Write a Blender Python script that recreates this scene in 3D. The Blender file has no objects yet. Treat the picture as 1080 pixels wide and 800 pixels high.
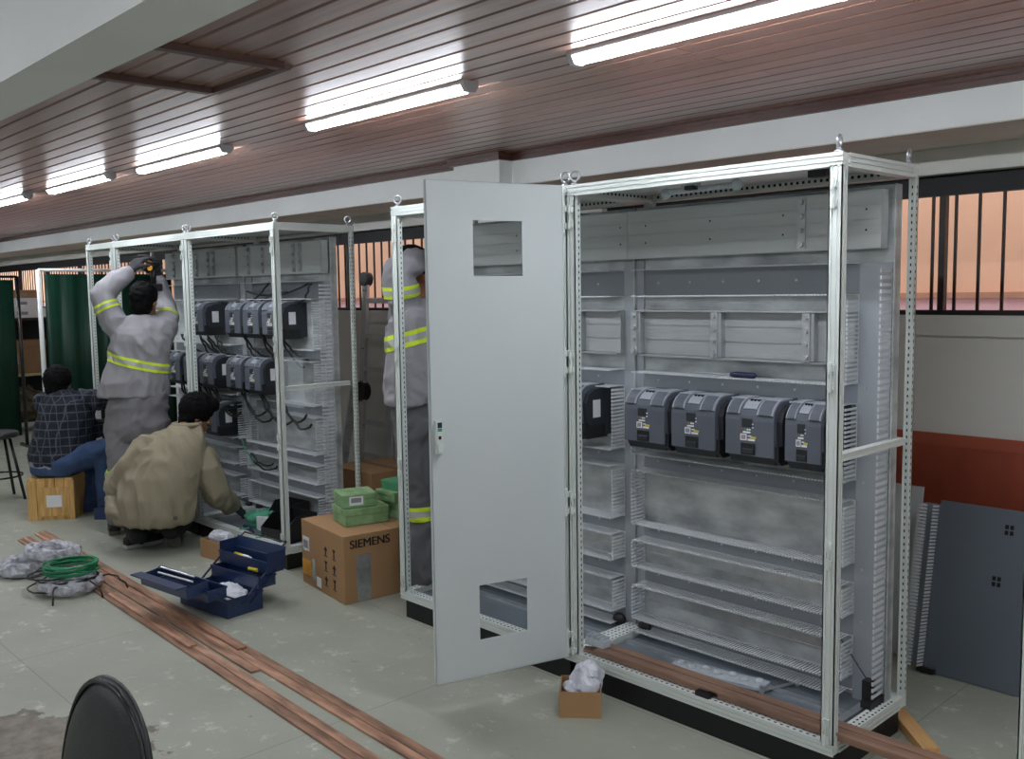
import bpy, bmesh, math, random
import numpy as np
from mathutils import Vector, Matrix, noise as mnoise
random.seed(7)
scn = bpy.context.scene
C = scn.collection
# ------------------------------------------------------------------ camera
CAM = Vector((1.486, -2.866, 1.675)); YAW, PIT, ROL, FPX = .812, -.093, -.015, 1000.0
_f = Vector((-math.sin(YAW)*math.cos(PIT), math.cos(YAW)*math.cos(PIT), math.sin(PIT)))
_r0 = _f.cross(Vector((0, 0, 1))).normalized(); _u0 = _r0.cross(_f)
_r = math.cos(ROL)*_r0 + math.sin(ROL)*_u0; _u = -math.sin(ROL)*_r0 + math.cos(ROL)*_u0
cam = bpy.data.cameras.new('camera'); camo = bpy.data.objects.new('camera', cam); C.objects.link(camo)
cam.sensor_fit = 'HORIZONTAL'; cam.sensor_width = 36; cam.lens = FPX*36/1080; cam.clip_start = .05; cam.clip_end = 200
camo.matrix_world = Matrix(((_r.x, _u.x, -_f.x, CAM.x), (_r.y, _u.y, -_f.y, CAM.y), (_r.z, _u.z, -_f.z, CAM.z), (0, 0, 0, 1)))
scn.camera = camo
def PX(u, v, d):                      # photo pixel + known distance along the view -> point in the room
    return CAM + (_f + (u-540)/FPX*_r - (v-400)/FPX*_u)*d
# ------------------------------------------------------------------ world, exposure
w = bpy.data.worlds.new('overcast_sky'); scn.world = w; w.use_nodes = True
w.node_tree.nodes['Background'].inputs[0].default_value = (.86, .93, 1, 1)
w.node_tree.nodes['Background'].inputs[1].default_value = 1.6
scn.view_settings.view_transform = 'Standard'; scn.view_settings.look = 'None'
scn.view_settings.gamma = 1; scn.view_settings.use_curve_mapping = False
scn.view_settings.exposure = 0.6
LIGHT = 42.0                            # emission of the LED battens
scn.cycles.use_denoising = True
scn.cycles.max_bounces = 8; scn.cycles.sample_clamp_indirect = 6

# ------------------------------------------------------------------ materials
def lin(c):
    c = [x/255 for x in c]
    return tuple((x/12.92 if x <= .04045 else ((x+.055)/1.055)**2.4) for x in c)
MATS = {}
def mat(name, col, rough=.6, metal=0, var=.12, scale=8, bump=0, bscale=None, spec=.5, coat=0, stretch=None, col2=None, emit=0, perobj=0, detail=4):
    """procedural material: base colour broken up by noise, optional bump, optional second colour"""
    if name in MATS: return MATS[name]
    m = bpy.data.materials.new(name); m.use_nodes = True; nt = m.node_tree; N = nt.nodes; b = N['Principled BSDF']
    c = lin(col)
    b.inputs['Roughness'].default_value = rough; b.inputs['Metallic'].default_value = metal
    b.inputs['Specular IOR Level'].default_value = spec; b.inputs['Coat Weight'].default_value = coat; b.inputs['Coat Roughness'].default_value = .12
    tc = N.new('ShaderNodeTexCoord'); mp = N.new('ShaderNodeMapping'); nt.links.new(tc.outputs['Object'], mp.inputs[0])
    if stretch: mp.inputs['Scale'].default_value = stretch
    nz = N.new('ShaderNodeTexNoise'); nz.inputs['Scale'].default_value = scale; nz.inputs['Detail'].default_value = detail
    nt.links.new(mp.outputs[0], nz.inputs['Vector'])
    rp = N.new('ShaderNodeValToRGB'); nt.links.new(nz.outputs['Fac'], rp.inputs[0])
    a = [max(0, x*(1-var)) for x in c]; d = [min(1, x*(1+var)) for x in (lin(col2) if col2 else c)]
    rp.color_ramp.elements[0].position = .3; rp.color_ramp.elements[1].position = .7
    rp.color_ramp.elements[0].color = (*a, 1); rp.color_ramp.elements[1].color = (*d, 1)
    out = rp.outputs[0]
    if perobj:
        oi = N.new('ShaderNodeObjectInfo'); hs = N.new('ShaderNodeHueSaturation'); mr = N.new('ShaderNodeMapRange')
        mr.inputs[3].default_value = 1-perobj; mr.inputs[4].default_value = 1+perobj
        nt.links.new(oi.outputs['Random'], mr.inputs[0]); nt.links.new(mr.outputs[0], hs.inputs['Value']); nt.links.new(out, hs.inputs['Color']); out = hs.outputs[0]
    nt.links.new(out, b.inputs['Base Color'])
    if emit:
        b.inputs['Emission Color'].default_value = (*lin(col), 1); b.inputs['Emission Strength'].default_value = emit
    if bump:
        n2 = N.new('ShaderNodeTexNoise'); n2.inputs['Scale'].default_value = bscale or scale*3; n2.inputs['Detail'].default_value = 3
        nt.links.new(mp.outputs[0], n2.inputs['Vector'])
        bp = N.new('ShaderNodeBump'); bp.inputs['Strength'].default_value = bump; bp.inputs['Distance'].default_value = .01
        nt.links.new(n2.outputs['Fac'], bp.inputs['Height']); nt.links.new(bp.outputs[0], b.inputs['Normal'])
    MATS[name] = m; return m

def floor_mat():
    m = bpy.data.materials.new('painted_concrete'); m.use_nodes = True; nt = m.node_tree; N = nt.nodes; L = nt.links.new; b = N['Principled BSDF']
    tc = N.new('ShaderNodeTexCoord')
    def nz(scale, detail=5, rough=.6):
        n = N.new('ShaderNodeTexNoise'); n.inputs['Scale'].default_value = scale; n.inputs['Detail'].default_value = detail; n.inputs['Roughness'].default_value = rough
        L(tc.outputs['Object'], n.inputs['Vector']); return n.outputs['Fac']
    def ramp(f, p0, p1, c0=(0, 0, 0, 1), c1=(1, 1, 1, 1)):
        r = N.new('ShaderNodeValToRGB'); L(f, r.inputs[0]); r.color_ramp.elements[0].position = p0; r.color_ramp.elements[1].position = p1
        r.color_ramp.elements[0].color = c0; r.color_ramp.elements[1].color = c1; return r.outputs[0]
    def mix(f, a, c):
        x = N.new('ShaderNodeMix'); x.data_type = 'RGBA'
        if isinstance(f, float): x.inputs[0].default_value = f
        else: L(f, x.inputs[0])
        for s, v in ((6, a), (7, c)):
            if isinstance(v, tuple): x.inputs[s].default_value = v
            else: L(v, x.inputs[s])
        return x.outputs[2]
    base = ramp(nz(1.1), .3, .72, (*lin((150, 154, 140)), 1), (*lin((170, 174, 160)), 1))
    base = mix(ramp(nz(.55, 6), .55, .66), base, (*lin((146, 143, 131)), 1))          # worn greyer areas
    sc = ramp(nz(9, 8, .74), .56, .64)                                             # pale scuffs and flaked chips
    big = ramp(nz(1.7, 3), .42, .62)
    mu = N.new('ShaderNodeMath'); mu.operation = 'MULTIPLY'; L(sc, mu.inputs[0]); L(big, mu.inputs[1])
    base = mix(mu.outputs[0], base, (*lin((206, 208, 199)), 1))
    base = mix(ramp(nz(22, 5, .75), .66, .70), base, (*lin((216, 218, 210)), 1))
    base = mix(ramp(nz(5.5, 7, .8), .63, .70), base, (*lin((112, 111, 100)), 1))
    # the corner of bare concrete where the paint has peeled (lower left of the photograph)
    mp = N.new('ShaderNodeVectorMath'); mp.operation = 'DISTANCE'; mp.inputs[1].default_value = (-2.1, -2.08, 0)
    L(tc.outputs['Object'], mp.inputs[0])
    ad = N.new('ShaderNodeMath'); ad.operation = 'MULTIPLY_ADD'; L(nz(7, 6, .6), ad.inputs[0]); ad.inputs[1].default_value = .62; L(mp.outputs['Value'], ad.inputs[2])
    bare = ramp(ad.outputs[0], .88, .90, (1, 1, 1, 1), (0, 0, 0, 1))
    base = mix(bare, base, ramp(nz(14, 6), .35, .65, (*lin((104, 98, 86)), 1), (*lin((138, 131, 118)), 1)))
    edge = ramp(ad.outputs[0], .80, .80)
    br = N.new('ShaderNodeTexBrick')                                              # fine saw-cut joints
    br.inputs['Scale'].default_value = 1; br.inputs['Mortar Size'].default_value = .003; br.inputs['Brick Width'].default_value = 1.6; br.inputs['Row Height'].default_value = 1.6; br.offset = 0
    L(tc.outputs['Object'], br.inputs['Vector'])
    jn = N.new('ShaderNodeMath'); jn.operation = 'MULTIPLY'; L(br.outputs['Fac'], jn.inputs[0]); jn.inputs[1].default_value = .35
    base = mix(jn.outputs[0], base, (*lin((88, 88, 80)), 1))
    L(base, b.inputs['Base Color'])
    b.inputs['Specular IOR Level'].default_value = .35
    L(ramp(nz(3), .3, .7, (.42, .42, .42, 1), (.62, .62, .62, 1)), b.inputs['Roughness'])
    bp = N.new('ShaderNodeBump'); bp.inputs['Strength'].default_value = .25; bp.inputs['Distance'].default_value = .004
    hh = N.new('ShaderNodeMath'); hh.operation = 'SUBTRACT'; L(nz(18, 6), hh.inputs[0]); L(bare, hh.inputs[1]); L(hh.outputs[0], bp.inputs['Height']); L(bp.outputs[0], b.inputs['Normal'])
    return m
def plaid_mat():
    m = bpy.data.materials.new('plaid_cloth'); m.use_nodes = True; nt = m.node_tree; N = nt.nodes; L = nt.links.new; b = N['Principled BSDF']; b.inputs['Roughness'].default_value = .9
    tc = N.new('ShaderNodeTexCoord'); sp = N.new('ShaderNodeSeparateXYZ'); L(tc.outputs['Object'], sp.inputs[0])
    acc = None
    for i, (k, off) in enumerate(((2, 0), (0, .02), (1, .01))):
        a = N.new('ShaderNodeMath'); a.operation = 'MULTIPLY'; L(sp.outputs[k], a.inputs[0]); a.inputs[1].default_value = 1/.062
        fr = N.new('ShaderNodeMath'); fr.operation = 'FRACT'; L(a.outputs[0], fr.inputs[0])
        lt = N.new('ShaderNodeMath'); lt.operation = 'LESS_THAN'; L(fr.outputs[0], lt.inputs[0]); lt.inputs[1].default_value = .14 if k == 2 else .09
        if acc is None: acc = lt.outputs[0]
        else:
            s = N.new('ShaderNodeMath'); s.operation = 'ADD'; L(acc, s.inputs[0]); L(lt.outputs[0], s.inputs[1]); acc = s.outputs[0]
    rp = N.new('ShaderNodeValToRGB'); L(acc, rp.inputs[0]); e = rp.color_ramp.elements
    e[0].color = (*lin((26, 31, 42)), 1); e[1].color = (*lin((74, 80, 92)), 1); e[1].position = 1
    L(rp.outputs[0], b.inputs['Base Color']); return m

M = dict(
 frame=mat('light_grey_frame', (214, 221, 217), .38, var=.03, scale=3),
 door=mat('light_grey_door', (205, 213, 214), .42, var=.02, scale=1.5),
 slot=mat('slot_dark', (18, 19, 20), .8, var=.2),
 galv=mat('galvanised_sheet', (160, 165, 168), .45, .2, var=.2, col2=(190, 195, 196), scale=6, detail=7, stretch=(1, 1, 2.2), bump=.03),
 plate=mat('plain_mounting_sheet', (158, 164, 170), .45, .15, var=.05, scale=2),
 cover2=mat('aluminium_cover_dimmed', (152, 156, 157), .5, .1, var=.06, scale=3, stretch=(.3, 1, 8)),  # lower cover: same aluminium, colour darkened to offset the lamp light on it
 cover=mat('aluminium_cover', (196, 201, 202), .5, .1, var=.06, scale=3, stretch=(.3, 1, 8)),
 duct=mat('duct_plastic', (204, 209, 212), .5, var=.04, scale=5),
 ductbase=mat('duct_base_plastic', (134, 140, 146), .55, var=.04, scale=5),
 zinc=mat('bright_zinc', (190, 194, 197), .3, .8, var=.1, scale=20),
 bluez=mat('zinc_floor_sheet', (132, 142, 150), .35, .5, var=.08, scale=4),
 black=mat('black_plastic', (24, 25, 27), .45, var=.15),
 plinth=mat('plinth_black', (17, 19, 22), .6, var=.15),
 drive=mat('drive_grey', (88, 94, 104), .5, var=.04, scale=10),
 drivedk=mat('drive_dark', (38, 41, 47), .5, var=.06, scale=10),
 drivelt=mat('drive_light', (150, 156, 164), .5, var=.04),
 white=mat('white_label', (225, 227, 230), .6, var=.03),
 greylab=mat('grey_print', (140, 142, 148), .6, var=.25, scale=220),
 yellow=mat('yellow_label', (205, 190, 70), .6, var=.05),
 red=mat('red_led', (200, 60, 60), .4, var=.02), greenled=mat('green_led', (60, 170, 110), .4, var=.02),
 wall=mat('white_wall_paint', (226, 229, 227), .7, var=.03, scale=2.5, bump=.04, bscale=60),
 wallgrey=mat('grey_wall_paint', (216, 216, 210), .72, var=.05, scale=2, bump=.04, bscale=60),
 soffit=mat('bare_soffit', (205, 200, 188), .85, var=.07, scale=4),
 dado=mat('red_dado_paint', (168, 82, 60), .55, var=.14, scale=3, stretch=(2, 2, .7)),
 dadotop=mat('red_dado_band', (180, 92, 68), .5, var=.06, scale=3),
 plank=mat('varnished_plank', (130, 94, 79), .40, var=.26, scale=5, stretch=(.25, 5, 1), coat=.9, perobj=.14, spec=.5, bump=.06, bscale=14, col2=(144, 106, 90)),
 woodtrim=mat('dark_wood_trim', (74, 42, 33), .4, var=.2, scale=6, stretch=(.3, 4, 4)),
 dark=mat('ceiling_void', (20, 14, 12), .9),
 iron=mat('window_iron', (38, 27, 27), .5, var=.1),
 ironblk=mat('window_head_black', (14, 15, 20), .6),
 salmon=mat('salmon_render', (226, 176, 146), .9, var=.05, scale=2.5, bump=.06, bscale=30),
 pink=mat('pink_render', (226, 182, 186), .9, var=.05, scale=3),
 ledge=mat('brown_ledge', (176, 128, 104), .9, var=.06),
 copper=mat('tarnished_copper', (134, 100, 82), .42, .25, var=.3, scale=3.2, stretch=(1.2, 7, 3), perobj=.3, detail=6, col2=(192, 150, 124)),
 copper2=mat('fresh_copper', (150, 118, 100), .36, .25, var=.3, scale=3.2, stretch=(1.2, 9, 9), perobj=.1, detail=6),
 card=mat('brown_cardboard', (166, 130, 92), .85, var=.05, scale=4, bump=.03),
 card2=mat('dark_cardboard', (136, 104, 74), .85, var=.06, scale=4),
 crate=mat('yellow_wood', (196, 154, 92), .75, var=.18, scale=9, stretch=(5, 5, .5), col2=(212, 172, 108)),
 greenbox=mat('green_carton', (112, 150, 104), .7, var=.12, scale=16, col2=(138, 172, 124)),
 greenbox2=mat('bright_green_carton', (72, 146, 104), .65, var=.08, scale=12),
 print=mat('black_print', (34, 28, 26), .8, var=.05),
 orange=mat('orange_label', (222, 160, 52), .7, var=.08),
 tape=mat('silver_tape', (186, 186, 186), .25, .6, var=.15, scale=30),
 bag=mat('white_plastic_bag', (214, 218, 228), .35, var=.06, scale=14, bump=.4, bscale=22),
 alu=mat('ladder_aluminium', (196, 198, 200), .4, .5, var=.08, scale=6),
 tool=mat('blue_tool_steel', (36, 56, 96), .35, var=.06, coat=.3),
 toolin=mat('blue_tool_inside', (30, 46, 80), .45, var=.06),
 greycable=mat('grey_cable', (150, 152, 158), .5, var=.25, scale=30),
 wrap=mat('cable_film', (160, 162, 170), .3, var=.3, col2=(190, 192, 200), scale=24, bump=.4, bscale=40),
 blackcable=mat('black_cable', (26, 28, 27), .5),
 greencable=mat('green_cable', (28, 128, 84), .45, var=.1),
 curtain=mat('green_screen_sheet', (10, 46, 34), .5, spec=.25, var=.15, scale=2.5, bump=.15, bscale=3),
 steel=mat('white_tube', (196, 202, 200), .45, var=.04),
 vinyl=mat('black_vinyl', (36, 40, 40), .42, var=.14, scale=40, bump=.12, bscale=120),
 rim=mat('black_gloss_rim', (22, 24, 26), .25, var=.1),
 panel=mat('leaning_steel_sheet', (108, 118, 128), .38, .3, var=.1, scale=1.6),
 panelw=mat('leaning_white_sheet', (196, 203, 203), .5, var=.03),
 pine=mat('pine_offcut', (206, 160, 104), .7, var=.12, scale=7, stretch=(1, 9, 9)),
 skin=mat('skin', (158, 108, 82), .6, var=.05, scale=10), hair=mat('black_hair', (9, 9, 10), .8, var=.3, scale=60, bump=.5, bscale=90, spec=.15),
 uniform=mat('grey_uniform', (144, 143, 148), .88, var=.06, scale=5, bump=.05, bscale=200), pants=mat('grey_trousers', (118, 117, 121), .88, var=.06, scale=5, bump=.05, bscale=200),
 pants2=mat('dark_grey_trousers', (96, 97, 100), .88, var=.06, scale=5),
 tan=mat('tan_jacket', (146, 138, 116), .85, var=.06, scale=5, bump=.06, bscale=200),
 denim=mat('blue_denim', (58, 80, 116), .9, var=.14, scale=14), tee=mat('grey_tee', (138, 144, 156), .9),
 blackcloth=mat('black_cloth', (24, 24, 27), .9), glove=mat('black_glove', (38, 38, 41), .8, var=.2, scale=30), gglove=mat('dark_green_glove', (40, 52, 48), .8, var=.2, scale=30),
 hivis=mat('hi_vis_yellow', (206, 232, 44), .6, var=.03), reflect=mat('reflective_grey', (168, 172, 166), .35, .2, var=.05),
 shoe=mat('black_shoe', (26, 26, 28), .6), sole=mat('pale_sole', (176, 178, 176), .7), soledk=mat('grey_sole', (88, 86, 82), .8),
 batten=mat('batten_housing', (214, 216, 222), .45, var=.02), led=mat('led_diffuser', (242, 247, 255), .5, var=0, emit=LIGHT),
 acrylic=mat('acrylic_guard', (190, 200, 204), .12, var=.04), clear=mat('clear_blister', (186, 194, 200), .25, var=.12, scale=40), navy=mat('navy_handle', (24, 30, 62), .4),
 yellowtool=mat('yellow_tool', (214, 196, 40), .45), redtool=mat('red_tool', (176, 48, 40), .45),
 teal=mat('teal_wire', (70, 150, 120), .5), beige=mat('beige_board', (170, 158, 120), .7), brownbag=mat('brown_sack', (96, 84, 66), .9, var=.2, scale=6), plaid=plaid_mat(), floor=floor_mat())
M['plank'].node_tree.nodes['Principled BSDF'].inputs['Coat Roughness'].default_value = .30
M['acrylic'].node_tree.nodes['Principled BSDF'].inputs['Alpha'].default_value = .22

# ------------------------------------------------------------------ mesh helpers
def nvec(v): return Vector((mnoise.noise(v+Vector((11.3, 0, 0))), mnoise.noise(v+Vector((0, 27.1, 0))), mnoise.noise(v+Vector((0, 0, 43.7)))))
class MB:
    def __init__(s): s.v = []; s.f = []
    def add(s, vs, fs):
        n = len(s.v); s.v += [tuple(x) for x in vs]; s.f += [tuple(i+n for i in f) for f in fs]; return s
    def box(s, x0, x1, y0, y1, z0, z1, m=None):
        vs = [Vector((x, y, z)) for z in (z0, z1) for y in (y0, y1) for x in (x0, x1)]
        if m is not None: vs = [m @ v for v in vs]
        return s.add(vs, [(0, 2, 3, 1), (4, 5, 7, 6), (0, 1, 5, 4), (2, 6, 7, 3), (0, 4, 6, 2), (1, 3, 7, 5)])
    def prism(s, prof, axis, a0, a1, m=None):
        """extrude a closed 2D profile along axis; profile = the two other coordinates in xyz order"""
        n = len(prof); vs = []
        for a in (a0, a1):
            for p in prof:
                q = list(p); q.insert('xyz'.index(axis), a); vs.append(Vector(q) if m is None else m @ Vector(q))
        fs = [tuple(range(n)), tuple(range(2*n-1, n-1, -1))] + [(i, (i+1) % n, n+(i+1) % n, n+i) for i in range(n)]
        return s.add(vs, fs)
    def tube(s, pts, r, seg=8, closed=False, r2=None, cap=True):
        pts = [Vector(p) for p in pts]; n = len(pts)
        rs = r if isinstance(r, (list, tuple)) else [r]*n
        up = None; vs = []
        for i, p in enumerate(pts):
            if closed: t = pts[(i+1) % n] - pts[i-1]
            else: t = pts[min(i+1, n-1)] - pts[max(i-1, 0)]
            t = t.normalized() if t.length > 1e-9 else Vector((0, 0, 1))
            if up is None: up = t.orthogonal().normalized()
            up = (up - t*up.dot(t)); up = up.normalized() if up.length > 1e-6 else t.orthogonal().normalized()
            b = t.cross(up)
            for k in range(seg):
                a = 2*math.pi*k/seg; vs.append(p + up*math.cos(a)*rs[i] + b*math.sin(a)*(r2 or rs[i]))
        fs = [(i*seg+k, i*seg+(k+1) % seg, ((i+1) % n)*seg+(k+1) % seg, ((i+1) % n)*seg+k) for i in range(n if closed else n-1) for k in range(seg)]
        if not closed and cap: fs += [tuple(range(seg-1, -1, -1)), tuple((n-1)*seg+k for k in range(seg))]
        return s.add(vs, fs)
    def cyl(s, a, b, r, seg=12, r1=None): return s.tube([a, b], [r, r if r1 is None else r1], seg)
    def lathe(s, prof, c, seg=20):
        c = Vector(c); n = len(prof); vs = [c + Vector((r*math.cos(2*math.pi*k/seg), r*math.sin(2*math.pi*k/seg), z)) for r, z in prof for k in range(seg)]
        fs = [(i*seg+k, i*seg+(k+1) % seg, (i+1)*seg+(k+1) % seg, (i+1)*seg+k) for i in range(n-1) for k in range(seg)]
        fs += [tuple(range(seg-1, -1, -1)), tuple((n-1)*seg+k for k in range(seg))]
        return s.add(vs, fs)
    def loft(s, secs, seg=20):
        """secs: (centre, right_vector*rx, forward_vector*ry) rings joined and capped"""
        n = len(secs); vs = []
        for c, a, b in secs:
            for k in range(seg):
                t = 2*math.pi*k/seg; vs.append(Vector(c) + Vector(a)*math.cos(t) + Vector(b)*math.sin(t))
        fs = [(i*seg+k, i*seg+(k+1) % seg, (i+1)*seg+(k+1) % seg, (i+1)*seg+k) for i in range(n-1) for k in range(seg)]
        fs += [tuple(range(seg-1, -1, -1)), tuple((n-1)*seg+k for k in range(seg))]
        return s.add(vs, fs)
    def ball(s, c, r, seg=16, m=None):
        rr = (r, r, r) if isinstance(r, (int, float)) else r; c = Vector(c); vs = []; n = seg//2
        for i in range(1, n):
            p = math.pi*i/n
            for k in range(seg):
                a = 2*math.pi*k/seg; q = Vector((rr[0]*math.sin(p)*math.cos(a), rr[1]*math.sin(p)*math.sin(a), rr[2]*math.cos(p))); vs.append(c + (m @ q if m else q))
        top = len(vs); vs.append(c + (m @ Vector((0, 0, rr[2])) if m else Vector((0, 0, rr[2])))); vs.append(c - (m @ Vector((0, 0, rr[2])) if m else Vector((0, 0, rr[2]))))
        fs = [(i*seg+k, (i+1)*seg+k, (i+1)*seg+(k+1) % seg, i*seg+(k+1) % seg) for i in range(n-2) for k in range(seg)]
        fs += [(top, k, (k+1) % seg) for k in range(seg)] + [(top+1, (n-2)*seg+(k+1) % seg, (n-2)*seg+k) for k in range(seg)]
        return s.add(vs, fs)
    def mesh(s, name, m):
        me = bpy.data.meshes.new(name); me.from_pydata(s.v, [], s.f)
        bm = bmesh.new(); bm.from_mesh(me); bmesh.ops.recalc_face_normals(bm, faces=bm.faces); bm.to_mesh(me); bm.free()
        me.materials.append(M[m]); return me
    def build(s, name, m, parent=None, smooth=False, bevel=0, kind=None, loc=None):
        me = s.mesh(name, m)
        return place(name, me, parent, smooth, bevel, kind, loc)
def place(name, me, parent=None, smooth=False, bevel=0, kind=None, loc=None, rot=None):
    o = bpy.data.objects.new(name, me); C.objects.link(o); o.parent = parent
    if smooth: me.shade_smooth() if smooth is True else me.set_sharp_from_angle(angle=math.radians(smooth))
    if smooth and smooth is not True: me.polygons.foreach_set('use_smooth', [True]*len(me.polygons))
    if bevel:
        md = o.modifiers.new('bevel', 'BEVEL'); md.width = bevel; md.segments = 2; md.limit_method = 'ANGLE'
    if kind: o['kind'] = kind
    if loc is not None: o.location = loc
    if rot is not None: o.rotation_euler = rot
    return o
def tag(o, label, cat, group=None):
    o['label'] = label; o['category'] = cat
    if group: o['group'] = group
    return o
def thing(name, label, cat, loc=(0, 0, 0), rotz=0, group=None):
    o = bpy.data.objects.new(name, None); o.empty_display_size = .1; C.objects.link(o)
    o.location = loc; o.rotation_euler = (0, 0, rotz); return tag(o, label, cat, group)
def struct(o): o['kind'] = 'structure'; return o
def dup(root, loc, rotz=None, label=None, skip=()):
    r = root.copy(); C.objects.link(r); r.location = loc
    if rotz is not None: r.rotation_euler = (0, 0, rotz)
    if label: r['label'] = label
    for ch in list(root.children):
        if ch.name.split('.')[0] in skip: continue
        c = ch.copy(); C.objects.link(c); c.parent = r
        for g in list(ch.children):
            d = g.copy(); C.objects.link(d); d.parent = c
    return r
def text_mesh(s, size, m, extrude=.0006):
    cu = bpy.data.curves.new('lettering', 'FONT'); cu.body = s; cu.size = size; cu.extrude = extrude; cu.align_x = 'CENTER'; cu.align_y = 'CENTER'
    o = bpy.data.objects.new('lettering_tmp', cu); C.objects.link(o)
    me = bpy.data.meshes.new_from_object(o.evaluated_get(bpy.context.evaluated_depsgraph_get())); me.name = 'lettering'
    bpy.data.objects.remove(o); me.materials.clear(); me.materials.append(M[m]); return me

# ------------------------------------------------------------------ room shell
WY, BY, CZ = 1.6, 1.055, 2.48          # window wall, face of the wall beam, underside of the ceiling boards
XL, XR, YF = -17.0, 4.2, -5.6
struct(MB().box(XL, XR, YF, WY+.2, -.12, 0).build('floor', 'floor'))
struct(MB().box(XL-.2, XL, YF-.2, WY+.2, 0, 2.75).build('wall_left', 'wall'))
struct(MB().box(XR, XR+.2, YF-.2, WY+.2, 0, 2.75).build('wall_right', 'wall'))
struct(MB().box(XL, XR, YF-.2, YF, 0, 2.75).build('wall_front', 'wall'))
wb = MB()
wb.box(XL, XR, WY, WY+.2, 0, 1.44)                     # under the windows
wb.box(XL, XR, WY-.02, WY+.2, 1.44, 1.533)             # sill band
wb.box(XL, XR, WY-.02, WY+.2, 2.178, 2.30)             # band over the windows
wb.box(XL, XR, WY, WY+.2, 2.30, 2.75)
wb.box(-3.25, -2.40, WY, WY+.2, 1.5, 2.2)              # pier between the two windows
wb.box(XL, -15.5, WY, WY+.2, 1.5, 2.2); wb.box(3.0, XR, WY, WY+.2, 1.5, 2.2)
struct(wb.build('wall_back', 'wallgrey'))
bm_ = struct(MB().box(XL, XR, BY, WY-.001, 2.297, 2.75).build('wall_back_beam', 'wall'))
struct(MB().box(XL, XR, BY+.004, WY-.022, 2.292, 2.297).build('trim_soffit', 'soffit'))
d1 = struct(MB().box(-2.62, XR, WY-.006, WY-.0005, 0, .93).build('trim_dado', 'dado'))
MB().box(-2.62, XR, WY-.014, WY-.001, .93, .985).build('border', 'dadotop', d1)
struct(MB().box(-3.03, -2.62, .95, WY-.021, 0, 2.47).build('wall_column', 'wall'))
struct(MB().box(XL, XR, -2.09, -1.93, 2.23, 2.75).build('wall_near_beam', 'wall'))
# crown moulding at the ceiling edge, wrapping the column
def crown(name, segs):
    m = MB()
    for x0, x1, y0, y1 in segs:
        m.box(x0, x1, y0, y1, CZ-.045, CZ-.001); m.box(x0-.006, x1+.006, y0-.008, y1, CZ-.02, CZ-.0015)
    return struct(m.build(name, 'woodtrim'))
crown('trim_1', [(XL, -3.05, BY-.022, BY)]); crown('trim_2', [(-3.05, -2.60, .928, .95), (-3.052, -3.03, .95, BY), (-2.62, -2.598, .95, BY)]); crown('trim_3', [(-2.596, XR, BY-.022, BY)])
crown('trim_4', [(XL, XR, -1.93, -1.915)])
# boarded ceiling: every board is its own piece
ceil = struct(MB().box(XL-.1, XR+.1, YF-.1, WY+.2, CZ+.022, CZ+.3).build('ceiling', 'dark'))
PW = .1045
plank_len = {}
def plank_mesh(L):
    L = round(L, 3)
    if L not in plank_len:
        h = PW/2-.0045
        plank_len[L] = MB().prism([(-h, .0222), (-h, .005), (-h+.004, 0), (h-.004, 0), (h, .005), (h, .0222)], 'x', 0, L).mesh('plank', 'plank')
    return plank_len[L]
y = BY - PW/2 - .002; k = 0
while y > YF:
    cuts = [XL]
    x = XL + random.choice((2.5, 4.0, 5.5))
    while x < XR-1.5:
        cuts.append(x); x += 5.5
    cuts.append(XR)
    if -2.2 < y < -1.85 or y < -3.6: cuts = [XL, XR]
    for a, b in zip(cuts, cuts[1:]):
        place('plank', plank_mesh(b-a-.003), ceil, loc=(a, y, CZ))
    y -= PW; k += 1
# access hatch in the ceiling
ht = thing('ceiling_hatch', 'dark varnished wooden access hatch frame in the boarded ceiling', 'hatch', (-1.8, -1.5, CZ))
for x in (-.27, .27): MB().prism([(-.03, 0), (-.02, -.022), (.02, -.022), (.03, 0)], 'y', -.36, .40, Matrix.Translation((x, 0, 0))).build('batten', 'woodtrim', ht)
MB().prism([(.40, 0), (.41, -.018), (.44, -.018), (.45, 0)], 'x', -.27, .27).build('batten', 'woodtrim', ht)
MB().prism([(-.36, 0), (-.35, -.018), (-.32, -.018), (-.31, 0)], 'x', -.27, .27).build('batten', 'woodtrim', ht)

# windows with iron grilles
def window(name, x0, x1):
    wn = struct(MB().box(x0, x1, WY+.05, WY+.10, 2.085, 2.177).box(x0, x1, WY+.03, WY+.12, 1.534, 1.556).box(x0, x0+.04, WY+.05, WY+.10, 1.556, 2.085).box(x1-.04, x1, WY+.05, WY+.10, 1.556, 2.085).build(name, 'ironblk'))
    me = MB().box(-.006, .006, -.006, .006, 1.55, 2.09).mesh('bar', 'iron'); me2 = MB().box(-.014, .014, -.02, .02, 1.55, 2.09).mesh('mullion', 'iron')
    n = int((x1-x0-.1)/.1043); off = (-.196 - x0) % .1043
    for i in range(n+1):
        x = x0 + off + i*.1043
        if x > x1-.05 or x < x0+.05: continue
        place('bar', me, wn, loc=(x, WY+.06, 0))
        if i % 12 == (int((-.36-x0)/.1043)) % 12: place('mullion', me2, wn, loc=(x+.045, WY+.07, 0))
    return wn
window('window_1', -2.40, 3.0); window('window_2', -15.5, -3.25)
# the neighbouring rendered wall seen through the windows
ex = struct(MB().box(-28, 14, 3.2, 3.4, 1.625, 3.6).build('exterior_wall', 'salmon'))
MB().box(-28, 14, 3.2, 3.4, -.2, 1.59).build('lower_wall', 'pink', ex); MB().box(-28, 14, 3.17, 3.4, 1.59, 1.625).build('ledge', 'ledge', ex)
struct(MB().box(-28, 14, 1.8, 3.4, -.25, -.1).build('exterior_ground', 'wallgrey'))

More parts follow.
